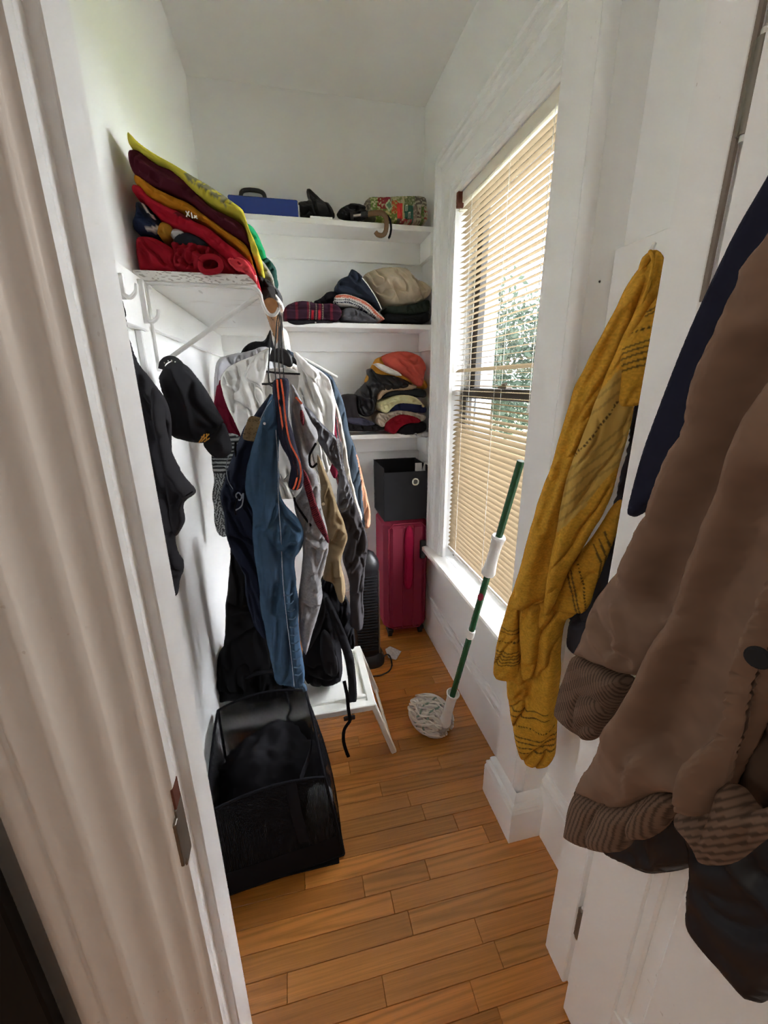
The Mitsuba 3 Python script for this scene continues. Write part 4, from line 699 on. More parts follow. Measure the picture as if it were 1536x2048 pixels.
line(k, 'seam', [(-.077,1.313),(-.062,1.339),(-.044,1.362)], 1.078, .0009, 'denim_thread')
add('rivet', lathe([(0, .002), (.003, .0015), (.0035, 0)], 12, (*[(-.066,1.306)][0][:1], 1.078, [(-.066,1.306)][0][1]), (0, -1, 0)), 'chrome', k)
add('rolled_hem', tube([(-.034,1.09,.502),(-.028,1.09,.504),(-.022,1.09,.496),(-.02,1.09,.484)], .008, 8, 10, up=(0, 1, 0)), 'denim_blue', k)
for i, q in enumerate([(-.051,1.072,.831),(-.05,1.072,.805),(-.049,1.072,.779),(-.047,1.072,.753),(-.046,1.072,.726),(-.046,1.072,.699),(-.045,1.072,.672),(-.044,1.072,.644),(-.044,1.072,.616),(-.044,1.072,.587),(-.044,1.072,.559)]):
    add('puckered_stitch', tube([(q[0]-.003, q[1]+.001, q[2]), (q[0]+.009, q[1]-.001, q[2]-.003), (q[0]+.018, q[1]+.006, q[2]+.001)], .0022, 5, 6, up=(0, 1, 0)), 'denim_blue', k)
NV = (.018, .018, .032)
k = hang('joggers', 'navy joggers with double orange side stripe hanging at the front', 'joggers', [(-.038,1.404),(-.025,1.409),(-.012,1.411),(-0,1.409),(.002,1.391),(-.001,1.361),(-.005,1.324),(-.001,1.297),(.005,1.261),(.012,1.229),(.016,1.202),(.021,1.175),(.021,1.152),(.013,1.133),(0,1.125),(-.015,1.128),(-.022,1.144),(-.014,1.173),(-.01,1.199),(-.016,1.221),(-.027,1.242),(-.034,1.263),(-.034,1.3),(-.037,1.344),(-.039,1.374)], 1.085, .03, NV, wr=None, res=.004, soft=2, folds=[([(-.022,1.361),(-.023,1.288),(-.01,1.223),(.001,1.17)], .006, .005)])
for a in ("554,760 556,780 559,805 563,840 568,870 573,893 580,908 588,924 593,940 594,955 588,972 586,980", "561,759 564,780 567,805 570,838 574,866 580,888 588,904 596,920 600,936 601,952 598,968 593,981"):
    pass
mat('orange_tape', (.78, .16, .065), .7)
for P_ in ([(-.027,1.064,1.409),(-.027,1.064,1.386),(-.026,1.064,1.356),(-.024,1.064,1.315),(-.021,1.064,1.278),(-.017,1.064,1.249),(-.01,1.064,1.23),(-.002,1.064,1.209),(.003,1.064,1.188),(.003,1.064,1.168),(-.003,1.064,1.149),(-.009,1.064,1.136)], [(-.018,1.064,1.41),(-.016,1.064,1.386),(-.015,1.064,1.356),(-.014,1.064,1.317),(-.012,1.064,1.283),(-.007,1.064,1.255),(.001,1.064,1.235),(.01,1.064,1.214),(.014,1.064,1.193),(.013,1.064,1.172),(.008,1.064,1.153),(.001,1.064,1.134)]):
    P_ = np.array(P_); P_[:, 1] = 1.066; P_[0, 1] = P_[-1, 1] = 1.072
    add('side_stripe', sweep(P_, [(-.0022, -.002), (.0022, -.002), (.0022, .002), (-.0022, .002)], (0, 1, 0), 60), 'orange_tape', k, False, label='orange side stripe')
GY = (.30, .30, .315)
k = hang('sweatpants', 'heather grey sweatpants hanging between the blue jeans and the khaki trousers', 'sweatpants', [(.001,1.404),(.009,1.399),(.018,1.379),(.026,1.358),(.035,1.339),(.044,1.319),(.054,1.299),(.064,1.285),(.068,1.262),(.061,1.241),(.049,1.225),(.041,1.204),(.041,1.183),(.054,1.171),(.06,1.154),(.062,1.117),(.066,1.08),(.072,1.027),(.08,.974),(.082,.939),(.075,.908),(.06,.86),(.052,.841),(.056,.81),(.055,.761),(.041,.721),(.022,.665),(.003,.612),(-.012,.572),(-.018,.595),(-.021,.68),(-.018,.767),(-.006,.85),(.004,.915),(.008,.978),(-0,1.017),(-.011,1.063),(-.009,1.093),(.006,1.106),(.018,1.127),(.021,1.163),(.013,1.205),(.003,1.254),(-.004,1.307),(-.003,1.359)], 1.14, .05, GY, wr=(.007, 22, 5, -15), res=.0045,
     folds=[([(.007,1.39),(.022,1.307),(.037,1.225)], .005, -.010), ([(.021,1.359),(.041,1.293),(.057,1.265)], .005, .009), ([(.012,.99),(.035,.967),(.064,.949),(.081,.946)], .006, .012), ([(.018,.992),(.057,.961),(.079,.965)], .004, -.010), ([(.025,.913),(.038,.829),(.04,.76)], .007, .010), ([(-.007,.766),(.021,.731),(.048,.75)], .006, -.008), ([(.015,1.113),(.027,1.134),(.033,1.119),(.021,1.083)], .005, .010)],
     pat=lambda u, v, W: np.asarray(GY)*(.75+.5*meshkit.noise(W*np.array([500, 500, 200]), 5))[:, None])
def redblk(u, v, W): return np.where((np.mod(v-.6*u, .0062) < .0028)[:, None], [.22, .025, .035], [.03, .012, .018])
hang('', '', '', [(.016,1.183),(.026,1.176),(.037,1.144),(.044,1.111),(.05,1.082),(.062,1.044),(.074,1.001),(.082,.967),(.076,.959),(.062,.99),(.047,1.019),(.037,1.046),(.031,1.083),(.025,1.113),(.018,1.141)], 1.118, .010, (.2, .02, .03), parent=k, part='knit_lining', wr=None, rough3=.002, res=.0025, pat=redblk, label='red and black ribbed lining') if False else None
add('knit_lining', cloth([(.016,1.184),(.026,1.177),(.037,1.146),(.043,1.113),(.05,1.083),(.062,1.046),(.074,1.003),(.082,.969),(.076,.961),(.062,.992),(.046,1.02),(.037,1.048),(.031,1.085),(.024,1.114),(.018,1.142)], frame('y', 1.104), .012, (.2, .02, .03), wr=None, rough3=.002, res=.0025, pat=redblk), 'fabric', k, True, label='red and black ribbed lining')
add('knit_lining', cloth([(.023,1.337),(.03,1.335),(.033,1.315),(.031,1.294),(.025,1.299),(.022,1.316)], frame('y', 1.102), .010, (.2, .02, .03), wr=None, rough3=.002, res=.0025, pat=redblk), 'fabric', k, True)
add('orange_stripe', strap([(a, 1.112, b) for a, b in [(.014,1.367),(.021,1.36),(.029,1.35)]], .005, .004, 12, up=(0, 1, 0)), 'orange_tape', k, False)
line(k, 'drawcord', [(.059,1.249),(.049,1.233),(.04,1.215),(.04,1.191),(.047,1.185),(.059,1.195)], 1.108, .0030, 'black_cloth')
line(k, 'zip_trim', [(-.009,1.103),(-.005,1.084),(.012,1.051),(.024,1.03),(.032,1.017)], 1.112, .0030, 'black_cloth')
k = hang('trousers', 'khaki cotton trousers hanging right of the grey sweatpants', 'trousers', [(.062,1.207),(.072,1.192),(.082,1.162),(.092,1.128),(.102,1.09),(.115,1.047),(.129,1.009),(.137,.984),(.146,.941),(.134,.91),(.121,.883),(.122,.843),(.127,.799),(.129,.754),(.124,.723),(.111,.721),(.099,.748),(.088,.792),(.07,.802),(.055,.814),(.07,.861),(.083,.907),(.084,.94),(.076,.989),(.068,1.053),(.065,1.115)], 1.19, .05, (.27, .20, .115), wr=(.007, 22, 6, -15), res=.0045, folds=[([(.078,1.159),(.096,1.082),(.111,1.019)], .005, .008), ([(.089,.948),(.11,.987),(.136,.968)], .005, .014), ([(.092,.931),(.113,.927),(.142,.951)], .005, -.010), ([(.105,.888),(.115,.818),(.118,.737)], .005, .010), ([(.092,.872),(.095,.802)], .004, -.008)])
add('button', lathe([(0, .002), (.004, .0015), (.005, 0)], 14, ([(.072,1.065)][0][0], 1.158, [(.072,1.065)][0][1]), (0, -1, 0)), 'house_tan', k)
k = hang('trousers', 'dark grey nylon trousers with a bunched leg hanging right of the khaki ones', 'trousers', [(.012,1.369),(.028,1.355),(.041,1.338),(.058,1.326),(.071,1.303),(.089,1.282),(.11,1.261),(.127,1.243),(.131,1.199),(.142,1.159),(.154,1.119),(.169,1.078),(.179,1.048),(.17,1.025),(.149,1.014),(.123,1.009),(.115,1.033),(.12,1.073),(.134,1.121),(.129,1.144),(.108,1.169),(.089,1.2),(.07,1.231),(.055,1.283),(.033,1.327)], 1.24, .05, (.075, .075, .090), mat_='satin', wr=(.008, 28, 8, -30), res=.0045, folds=[([(.08,1.253),(.106,1.177),(.148,1.063)], .005, .009), ([(.092,1.208),(.123,1.16),(.134,1.113)], .004, -.008), ([(.124,1.029),(.155,1.038),(.176,1.048)], .006, .012)])
k = hang('trousers', 'long charcoal trouser leg hanging lowest at the right of the rod', 'trousers', [(.11,1.036),(.138,.999),(.169,1.015),(.186,1.031),(.198,.986),(.214,.937),(.225,.889),(.222,.829),(.212,.754),(.208,.655),(.203,.54),(.183,.535),(.161,.548),(.152,.56),(.161,.661),(.156,.731),(.144,.781),(.132,.827),(.147,.865),(.158,.902),(.143,.95),(.122,1.001)], 1.30, .05, (.050, .046, .050), wr=(.007, 20, 5, -5), res=.005, folds=[([(.168,.98),(.192,.924),(.172,.853),(.151,.799)], .005, .012), ([(.222,.885),(.189,.833),(.161,.779)], .006, .010), ([(.189,.776),(.182,.659),(.179,.546)], .008, .006)])
hang('sweater', 'black sweater draped low behind the khaki trousers above the backpack', 'sweater', [(.06,.743),(.095,.738),(.147,.672),(.172,.563),(.181,.429),(.157,.41),(.122,.505),(.078,.576),(.054,.642)], 1.36, .05, (.010, .010, .012), wr=(.008, 20, 6, -20))
mat('denim_blue', (.05, .09, .145), .92)

# black cap and black sweatshirt by the left wall
cp_ = thing('baseball_cap', 'black baseball cap with gold emblem hanging on the bracket', 'cap')
BK = (.012, .012, .014)
add('crown', cloth([(-.285,1.412),(-.279,1.427),(-.267,1.444),(-.252,1.452),(-.24,1.449),(-.223,1.441),(-.21,1.425),(-.197,1.405),(-.184,1.376),(-.174,1.351),(-.165,1.33),(-.157,1.313),(-.172,1.293),(-.19,1.272),(-.209,1.265),(-.229,1.267),(-.251,1.272),(-.27,1.279),(-.279,1.289),(-.28,1.313),(-.279,1.344),(-.281,1.378)], frame('y', 1.06), .11, BK, res=.005, wr=(.005, 14, 6, 30), seed=31, folds=[([(-.248,1.437),(-.227,1.366),(-.223,1.273)], .004, .005), ([(-.267,1.41),(-.262,1.344),(-.265,1.28)], .004, .005)], rough3=.005), 'fabric', cp_, True)
add('brim', cloth([(-.207,1.274),(-.189,1.281),(-.171,1.301),(-.155,1.321),(-.148,1.307),(-.143,1.279),(-.139,1.26),(-.144,1.244),(-.159,1.234),(-.177,1.234),(-.193,1.246)], frame('y', 1.02), .012, BK, res=.005, wr=None, folds=[([(-.183,1.282),(-.158,1.263)], .02, .015)], rough3=.003), 'fabric', cp_, True)
add('snap_strap', strap([(-.275,1.05,1.433),(-.27,1.05,1.446),(-.26,1.05,1.454),(-.247,1.05,1.455),(-.237,1.05,1.448),(-.231,1.05,1.44)], .012, .002, 24, up=(0, 1, 0)), 'black_plastic', cp_)
for q in [(-.264,1.042,1.446),(-.256,1.042,1.45),(-.249,1.042,1.451),(-.242,1.042,1.448)]: add('snap_hole', lathe([(0, .001), (.0010, .0008), (.0013, 0)], 8, q, (0, -1, 0)), 'paper', cp_)
for i, P_ in enumerate(([(-.208,1,1.274),(-.2,1,1.285),(-.193,1,1.293)], [(-.203,1,1.276),(-.194,1,1.284),(-.184,1,1.293)], [(-.201,1,1.28),(-.2,1,1.289)], [(-.197,1,1.276),(-.19,1,1.28),(-.184,1,1.284)], [(-.196,1,1.282),(-.195,1,1.293)], [(-.191,1,1.28),(-.189,1,1.294)])):
    P_ = np.array(P_); add('emblem_stroke', tube(P_, .0014, 8, 6, up=(0, 1, 0)), 'gold_thread', cp_, True)
sw = hang('sweatshirt', 'black sweatshirt hanging at the left wall beside the white door jamb', 'sweatshirt', [(-.288,1.547),(-.282,1.547),(-.285,1.471),(-.278,1.436),(-.268,1.422),(-.256,1.402),(-.243,1.381),(-.237,1.357),(-.24,1.314),(-.246,1.254),(-.249,1.197),(-.252,1.138),(-.263,1.082),(-.266,1.048),(-.255,1.023),(-.26,1.002),(-.27,.982),(-.276,.954),(-.288,.941),(-.313,.95),(-.352,.961),(-.362,1.069),(-.334,1.278)], .91, .08, (.015, .0145, .017), group=None, wr=(.007, 16, 5, 10), folds=[([(-.263,1.381),(-.264,1.275),(-.277,1.117),(-.295,.967)], .012, .010), ([(-.25,1.324),(-.261,1.193),(-.271,1.06)], .010, -.010)])
hang('', '', '', [(-.245,1.404),(-.23,1.382),(-.224,1.354),(-.228,1.31),(-.228,1.27),(-.22,1.237),(-.208,1.214),(-.196,1.197),(-.2,1.189),(-.219,1.179),(-.225,1.168),(-.225,1.151),(-.223,1.136),(-.232,1.118),(-.246,1.1),(-.252,1.115),(-.253,1.153),(-.251,1.224),(-.251,1.301),(-.252,1.356)], .855, .05, (.016, .0155, .018), parent=sw, part='sleeve', wr=(.006, 18, 5, 10), folds=[([(-.237,1.356),(-.234,1.253),(-.214,1.197)], .010, .009), ([(-.239,1.224),(-.23,1.183),(-.234,1.131)], .007, -.008)])
line(sw, 'hem_stitch', [(-.219,1.189),(-.207,1.197),(-.196,1.203)], .829, .0012, 'net_cord')

# ================================================================ floor things
su = thing('suitcase', 'red fabric suitcase standing upright in the far right corner', 'suitcase')
sx0, sx1, sy0, sy1, sz0, sz1 = .432, .682, 1.962, 2.235, .040, .715
add('shell', box(sx0, sx1, sy0+.014, sy1, sz0, sz1, .035), 'red_nylon', su, 25)
add('front_panel', box(sx0+.022, sx1-.022, sy0, sy0+.05, sz0+.02, sz1-.022, .03), 'red_nylon', su, 25)
fz = [(sx0+.022+.03, sz0+.02), (sx1-.05, sz0+.02), (sx1-.024, sz0+.046), (sx1-.024, sz1-.05), (sx1-.05, sz1-.024), (sx0+.05, sz1-.024), (sx0+.024, sz1-.05), (sx0+.024, sz0+.046)]
add('piping', tube([(a, sy0+.010, b) for a, b in fz+fz[:1]], .0035, None, 8, up=(0, 1, 0)), 'red_trim', su)
cx = (sx0+sx1)/2+.005
for dx in (-.030, .030): add('rib', box(cx+dx-.002, cx+dx+.002, sy0-.004, sy0+.004, sz0+.03, sz1-.03, .0015), 'red_trim', su)
add('handle_strap', cloth([(cx-.026, sz1-.40), (cx+.026, sz1-.40), (cx+.024, sz1-.24), (cx+.026, sz1-.03), (cx-.026, sz1-.03), (cx-.024, sz1-.24)], frame('y', sy0-.008), .02, (.29, .010, .044), res=.006, r=.010, wr=(.001, 10, 4, 0), rough3=.001), 'fabric', su, True)
for dx in (-.012, .0, .012): add('handle_cord', tube([(cx+dx, sy0-.012, sz1-.25), (cx+dx*.9, sy0-.006, sz1-.36)], .003, 4, 8), 'red_trim', su)
lk = add('combination_lock', box(sx1-.058, sx1-.026, sy0-.012, sy0+.004, sz1-.225, sz1-.118, .005), 'black_plastic', su, 25)
for q in (.155, .178, .201): add('dial', tube([(sx1-.030, sy0-.012, sz1-q), (sx1-.040, sy0-.012, sz1-q)], .006, 2, 14, up=(0, 1, 0)), 'old_metal', lk)
for a in (sx0+.035, sx1-.035):
    w = add('wheel', tube([(a-.010, sy0+.045, .0225), (a+.010, sy0+.045, .0225)], .0225, 2, 20), 'black_plastic', su)
    add('wheel_housing', box(a-.018, a+.018, sy0+.018, sy0+.075, .026, .055, .006), 'black_plastic', w)
for a in (sx0+.035, sx1-.035): add('rear_wheel', tube([(a-.010, sy1-.035, .0225), (a+.010, sy1-.035, .0225)], .0225, 2, 20), 'black_plastic', su)
add('rear_base', box(sx0+.02, sx1-.02, sy1-.06, sy1-.01, .03, .045, .004), 'black_plastic', su)

bn = thing('storage_bin', 'black fabric storage bin with metal ring on top of the red suitcase', 'bin')
q0, q1 = .430, .672
bz0, bz1 = sz1, sz1+.268
T0 = .004
add('front_panel', box(q0, q1, 1.965, 1.970, bz0, bz1-.012, .0015), 'black_matte', bn)
add('side_panel', box(q0, q0+.005, 1.968, 2.225, bz0, bz1+.010, .0015), 'black_matte', bn); add('side_panel', box(q1-.005, q1, 1.968, 2.225, bz0, bz1+.010, .0015), 'black_matte', bn)
add('back_panel', box(q0, q1, 2.220, 2.225, bz0, bz1+.012, .0015), 'black_matte', bn); add('bottom', box(q0, q1, 1.968, 2.225, bz0, bz0+.005, .001), 'black_matte', bn)
g_ = [(.5*(q0+q1)+.044, bz1-.066)]
an = np.linspace(0, 2*math.pi, 33)
add('grommet', tube([(g_[0][0]+.0155*math.cos(a), 1.9635, g_[0][1]+.0155*math.sin(a)) for a in an], .0042, None, 10, up=(0, 1, 0)), 'chrome', bn)
add('grommet_hole', lathe([(0, .0012), (.0125, .001), (.0125, 0)], 20, (g_[0][0], 1.965, g_[0][1]), (0, -1, 0)), 'sash_dark', bn)
pp = thing('paper_pile', 'folded printed papers sticking out of the black fabric bin', 'paper')
for i, (a, b, c) in enumerate(((.598, .630, .020), (.618, .655, .004))):
    add('sheet', place(box(0, b-a, -.0008, .0008, 0, .20+c), (a, 2.03+.02*i, bz1-.19), (math.cos(.3*i-.3), 0, math.sin(.3*i-.3)), (0, 1, 0), (-math.sin(.3*i-.3), 0, math.cos(.3*i-.3))), 'paper', pp, False)

ht = thing('tower_heater', 'black tower heater with grille between the hanging clothes and the suitcase', 'heater')
hx, hy = .295, 1.835
def ov(rx, ry, n=36): a = np.arange(n)*2*np.pi/n; return np.stack([np.sign(np.cos(a))*np.abs(np.cos(a))**.7*rx, np.sign(np.sin(a))*np.abs(np.sin(a))**.7*ry], 1)
add('body', sweep([(hx, hy, .05), (hx, hy, .53)], ov(.070, .065), (0, 1, 0)), 'black_plastic', ht, 30)
add('top_cap', sweep([(hx, hy, .53), (hx, hy, .545), (hx, hy, .575), (hx, hy+.01, .605), (hx, hy+.015, .615)], ov(.074, .069), (0, 1, 0), None, [1, 1.02, .95, .70, .4]), 'black_plastic', ht, 30)
add('control_plate', place(lathe([(0, .004), (.022, .003), (.026, 0)], 24, (0, 0, 0)), (hx+.028, hy-.048, .578), (1, 0, 0), (0, .6, .8), (0, -.8, .6)), 'chrome', ht)
add('base', sweep([(hx, hy, 0), (hx, hy, .018), (hx, hy, .04), (hx, hy, .058)], ov(.096, .096), (0, 1, 0), None, [1, 1, .9, .75]), 'black_plastic', ht, 30)
for i in range(26):
    zz = .09+i*.0165
    add('grille_slat', box(hx-.050, hx+.055, hy-.0705, hy-.060, zz, zz+.006, .001), 'black_matte', ht, False)
add('trim_line', tube([(hx+.066, hy-.052, .06), (hx+.066, hy-.052, .53)], .003, 2, 8), 'old_metal', ht)
cd = thing('power_cord', 'black power cord curling on the floor beside the tower heater', 'cord')
add('cable', tube([(.37, 1.78, .02), (.40, 1.80, .03), (.418, 1.79, .02), (.415, 1.74, .006), (.39, 1.70, .005), (.345, 1.68, .005), (.30, 1.68, .005)], .0035, 50, 8), 'black_plastic', cd)
tg = thing('care_tag', 'white printed paper tag lying on the floor by the suitcase', 'tag')
t3 = [(.409,1.877),(.443,1.901),(.493,1.84),(.445,1.773),(.41,1.806)]
add('sheet', cloth(t3, (np.array([0, 0, .006]), np.array([1., 0, 0]), np.array([0, 1., 0]), np.array([0, 0, 1.])), .002, (.72, .71, .72), res=.003, soft=0, wr=None, rough3=.002, pat=lambda u, v, W: np.where(((np.mod(v+.3*u, .009) < .003) & (meshkit.noise(W*np.array([300, 60, 1]), 3) > .4))[:, None], [.35, .34, .36], [.74, .73, .74])), 'print', tg, True)

ty = thing('folding_tray', 'white folding bed tray on the floor carrying the backpack', 'tray')
tx0, tx1, ty0, ty1, tz = -.318, .232, 1.222, 1.592, .258
add('top_plate', join([box(tx0, tx1, ty0, ty0+.030, tz-.026, tz, .003), box(tx0, tx1, ty1-.030, ty1, tz-.026, tz, .003), box(tx0, tx0+.03, ty0+.02, ty1-.02, tz-.026, tz, .003), box(tx1-.03, tx1, ty0+.02, ty1-.02, tz-.026, tz, .003), box(tx0+.02, tx1-.078, ty0+.066, ty1-.025, tz-.018, tz-.004, .002), box(tx1-.082, tx1-.070, ty0+.045, ty1-.028, tz-.02, tz-.001, .002), box(tx0+.02, tx1-.02, ty0+.052, ty0+.066, tz-.02, tz-.001, .002)]), 'tray_white', ty)
add('side_trough', box(tx1-.075, tx1-.028, ty0+.06, ty1-.028, tz-.022, tz-.013, .002), 'tray_white', ty)
add('front_trough', box(tx0+.02, tx1-.03, ty0+.028, ty0+.055, tz-.022, tz-.010, .002), 'tray_white', ty)
for yy in (ty0+.004, ty1-.026):
    add('leg', place(box(-.011, .011, 0, .022, -.263, 0, .004), (tx1-.010, yy, tz-.008), np.array([.952, 0, .307]), (0, 1, 0), np.array([-.307, 0, .952])), 'tray_white', ty)
    add('leg', place(box(-.011, .011, 0, .022, -.251, 0, .004), (tx0+.014, yy, tz-.008), np.array([1., 0, 0]), (0, 1, 0), np.array([0, 0, 1.])), 'tray_white', ty)
add('leg_rail', place(box(-.006, .006, .01, ty1-ty0-.03, -.255, -.235, .003), (tx1-.010, ty0+.004, tz-.008), np.array([.952, 0, .307]), (0, 1, 0), np.array([-.307, 0, .952])), 'tray_white', ty)

bp = thing('backpack', 'black backpack sitting on the white folding tray', 'backpack')
add('body', cloth([(-.031,.313),(-.02,.414),(-.008,.498),(.015,.577),(.036,.645),(.06,.691),(.08,.679),(.099,.626),(.114,.552),(.124,.476),(.126,.388),(.127,.315),(.114,.281),(.068,.271),(.002,.28)], frame('y', 1.39), .17, (.010, .010, .012), res=.006, r=.05, wr=(.008, 14, 7, 0), seed=51, folds=[([(.077,.555),(.103,.419),(.12,.253)], .008, .014), ([(-.02,.338),(.056,.312),(.127,.323)], .006, -.010)]), 'fabric', bp, True)
add('front_pocket', cloth([(.045,.558),(.072,.562),(.092,.492),(.103,.404),(.104,.359),(.053,.364),(.039,.458)], frame('y', 1.29), .04, (.018, .018, .020), res=.006, wr=(.004, 16, 7, 0), seed=52), 'fabric', bp, True)
add('shoulder_strap', cloth([(.063,.699),(.08,.705),(.105,.638),(.134,.548),(.155,.464),(.165,.381),(.169,.301),(.165,.232),(.154,.184),(.135,.193),(.13,.239),(.137,.307),(.134,.387),(.12,.477),(.095,.575),(.071,.655)], frame('y', 1.27), .022, (.012, .012, .014), res=.006, wr=(.003, 14, 6, 0), seed=53), 'fabric', bp, True)
add('shoulder_strap', cloth([(.053,.703),(.07,.693),(.07,.623),(.045,.551),(.013,.498),(-.006,.479),(-.008,.501),(.02,.555),(.042,.627)], frame('y', 1.285), .02, (.014, .014, .016), res=.006, wr=(.003, 14, 6, 0), seed=54), 'fabric', bp, True)
add('strap_buckle', box(*[v for t in zip(np.array([(.119,1.205,.236)][0])-[.012, .004, .012], np.array([(.137,1.205,.232)][0])+[.012, .004, .012]) for v in t], .003), 'black_plastic', bp)
add('webbing', strap([(.114,1.2,.403),(.122,1.2,.342),(.125,1.2,.275),(.129,1.2,.229),(.117,1.2,.209),(.105,1.2,.184),(.102,1.2,.143),(.108,1.2,.099),(.118,1.2,.058)], .012, .002, 40, up=(0, 1, 0)), 'black_cloth', bp)
add('top_loop', tube([(.048,1.37,.646),(.057,1.37,.673),(.075,1.37,.675),(.084,1.37,.645)], .006, 16, 8, up=(0, 1, 0)), 'black_cloth', bp)
dk = thing('duffel_bag', 'black duffel bag in the shadow on the tray behind the hamper', 'bag')
add('body', cloth([(-.364,.313),(-.341,.417),(-.305,.494),(-.251,.526),(-.168,.509),(-.103,.46),(-.055,.386),(-.049,.307),(-.082,.267),(-.19,.273),(-.311,.298)], frame('y', 1.36), .20, (.008, .008, .009), res=.008, r=.08, wr=(.012, 10, 6, 0), seed=57), 'fabric', dk, True)
add('carry_handle', tube([(-.24, 1.27, .42), (-.17, 1.25, .45), (-.08, 1.25, .44)], .008, 20, 8), 'black_cloth', dk)

# hamper: wire hoops, net panels and clothes inside
hm = thing('laundry_hamper', 'black mesh pop-up laundry hamper on the floor by the left wall', 'hamper')
A0, B0, Cc, D0 = np.array([-.285, .870, .004]), np.array([.062, .903, .004]), np.array([.030, 1.200, .004]), np.array([-.305, 1.180, .004])
A1, B1, C1, D1 = np.array([-.290, .865, .335]), np.array([.018, .885, .355]), np.array([-.020, 1.185, .400]), np.array([-.300, 1.165, .395])
def panel(a0, b0, a1, b1, bulge, arch, nm):
    e = (b0-a0); e = e/np.linalg.norm(e); nrm = np.cross(e, [0, 0, 1.]); up_ = np.array([0, 0, 1.])
    def at(s, t):
        p = (a0*(1-s)+b0*s)*(1-t)+(a1*(1-s)+b1*s)*t
        return p+nrm*bulge*(4*s*(1-s))**.6*(4*t*(1-t))**.8+up_*arch*4*s*(1-s)*t
    V, F, n = [], [], 0
    NS, NT, K = 68, 80, 14
    for i in range(NS+1):
        s = i/NS; pts = np.array([at(s, t) for t in np.linspace(0, 1, K)]); w = .00135
        V += [pts-e*w, pts+e*w]; j = np.arange(K-1)+n
        F += [np.stack([j, j+K, j+K+1], 1), np.stack([j, j+K+1, j+1], 1)]; n += 2*K
    for i in range(NT+1):
        t = i/NT; pts = np.array([at(s, t) for s in np.linspace(0, 1, K)]); w = .00135
        V += [pts-up_*w, pts+up_*w]; j = np.arange(K-1)+n
        F += [np.stack([j, j+K, j+K+1], 1), np.stack([j, j+K+1, j+1], 1)]; n += 2*K
    pk_ = add('net_panel', (np.vstack(V), np.vstack(F)), 'net_cord', hm, False, kind='stuff')
    rim = [at(0, t) for t in np.linspace(.02, 1, 14)]+[at(s, 1) for s in np.linspace(0, 1, 18)][1:]+[at(1, t) for t in np.linspace(1, .02, 14)][1:]+[at(s, .02) for s in np.linspace(1, 0, 14)][1:]
    add('wire_hoop', tube(np.array(rim), .0042, None, 8, up=nrm), 'black_cloth', hm, True)
    return at
fr1 = panel(A0, B0, A1, B1, .012, .025, 'front'); rt1 = panel(B0, Cc, B1, C1, .022, .02, 'right'); bk1 = panel(Cc, D0, C1, D1, .01, .03, 'back'); lf1 = panel(D0, A0, D1, A1, .005, .02, 'left')
add('base_panel', join([box(-.29, .045, .885, 1.19, .001, .006, .001)]), 'black_cloth', hm)
bd_ = np.array([[fr1(s, t) for t in np.linspace(0, .30, 6)] for s in np.linspace(0, 1, 14)]).reshape(-1, 3)
ii = np.arange(13)[:, None]*6+np.arange(5)[None]; ii = ii.ravel()
add('solid_band', (bd_+[0, -.002, 0], np.vstack([np.stack([ii, ii+6, ii+7], 1), np.stack([ii, ii+7, ii+1], 1)])), 'black_cloth', hm, True)
add('carry_strap', strap([fr1(.70, .99), fr1(.70, .72)+np.array([0, -.012, 0]), fr1(.71, .40)+np.array([0, -.010, 0])], .030, .0015, 14, up=(0, 1, 0)), 'net_cord', hm)
add('inner_strap', strap([fr1(.78, .98)+np.array([0, .004, 0]), np.array([-.015, .98, .36]), np.array([-.008, 1.05, .385])], .028, .002, 14, up=(1, 0, 0)), 'net_cord', hm)
add('tie', tube([(-.083,1.16,.429),(-.079,1.16,.392),(-.072,1.16,.357),(-.087,1.16,.327),(-.079,1.16,.313)], .004, 20, 8, up=(0, 1, 0)), 'black_cloth', hm)
def heap(name, lab, c, rad, col, seed, parent=None):
    m = trimesh.creation.icosphere(4); v = np.array(m.vertices); n = meshkit.fbm(v*2.2+seed, 4, seed)-.5; rd = 1-np.abs(2*meshkit.fbm(v*2.8+9, 3, seed+3)-1)
    v = v*(1+.55*n+.22*(rd-.5))[:, None]*np.asarray(rad)+np.asarray(c)
    v[:, 2] = np.maximum(v[:, 2], .008)
    k = thing(name, lab, 'clothing', 'laundry in the hamper'); C = np.repeat(np.asarray(col, float)[None], len(v), 0)
    add('body', (v, np.array(m.faces)), 'fabric', k, True, color=C)
heap('laundry', 'black crumpled laundry filling the top of the mesh hamper', (-.14, 1.055, .175), (.155, .13, .165), (.012, .012, .014), 3)
heap('laundry', 'black garment heaped against the back net of the hamper', (-.10, 1.12, .20), (.12, .06, .12), (.010, .010, .011), 11)
heap('laundry', 'dark navy ribbed laundry low behind the front net of the hamper', (-.17, .955, .11), (.10, .055, .075), (.018, .020, .036), 5)
heap('laundry', 'pale grey laundry showing through the lower right net of the hamper', (-.005, .955, .175), (.040, .035, .055), (.46, .50, .56), 7)
heap('laundry', 'mauve grey laundry at the bottom right corner inside the hamper', (-.01, .950, .075), (.045, .035, .045), (.20, .17, .19), 8)

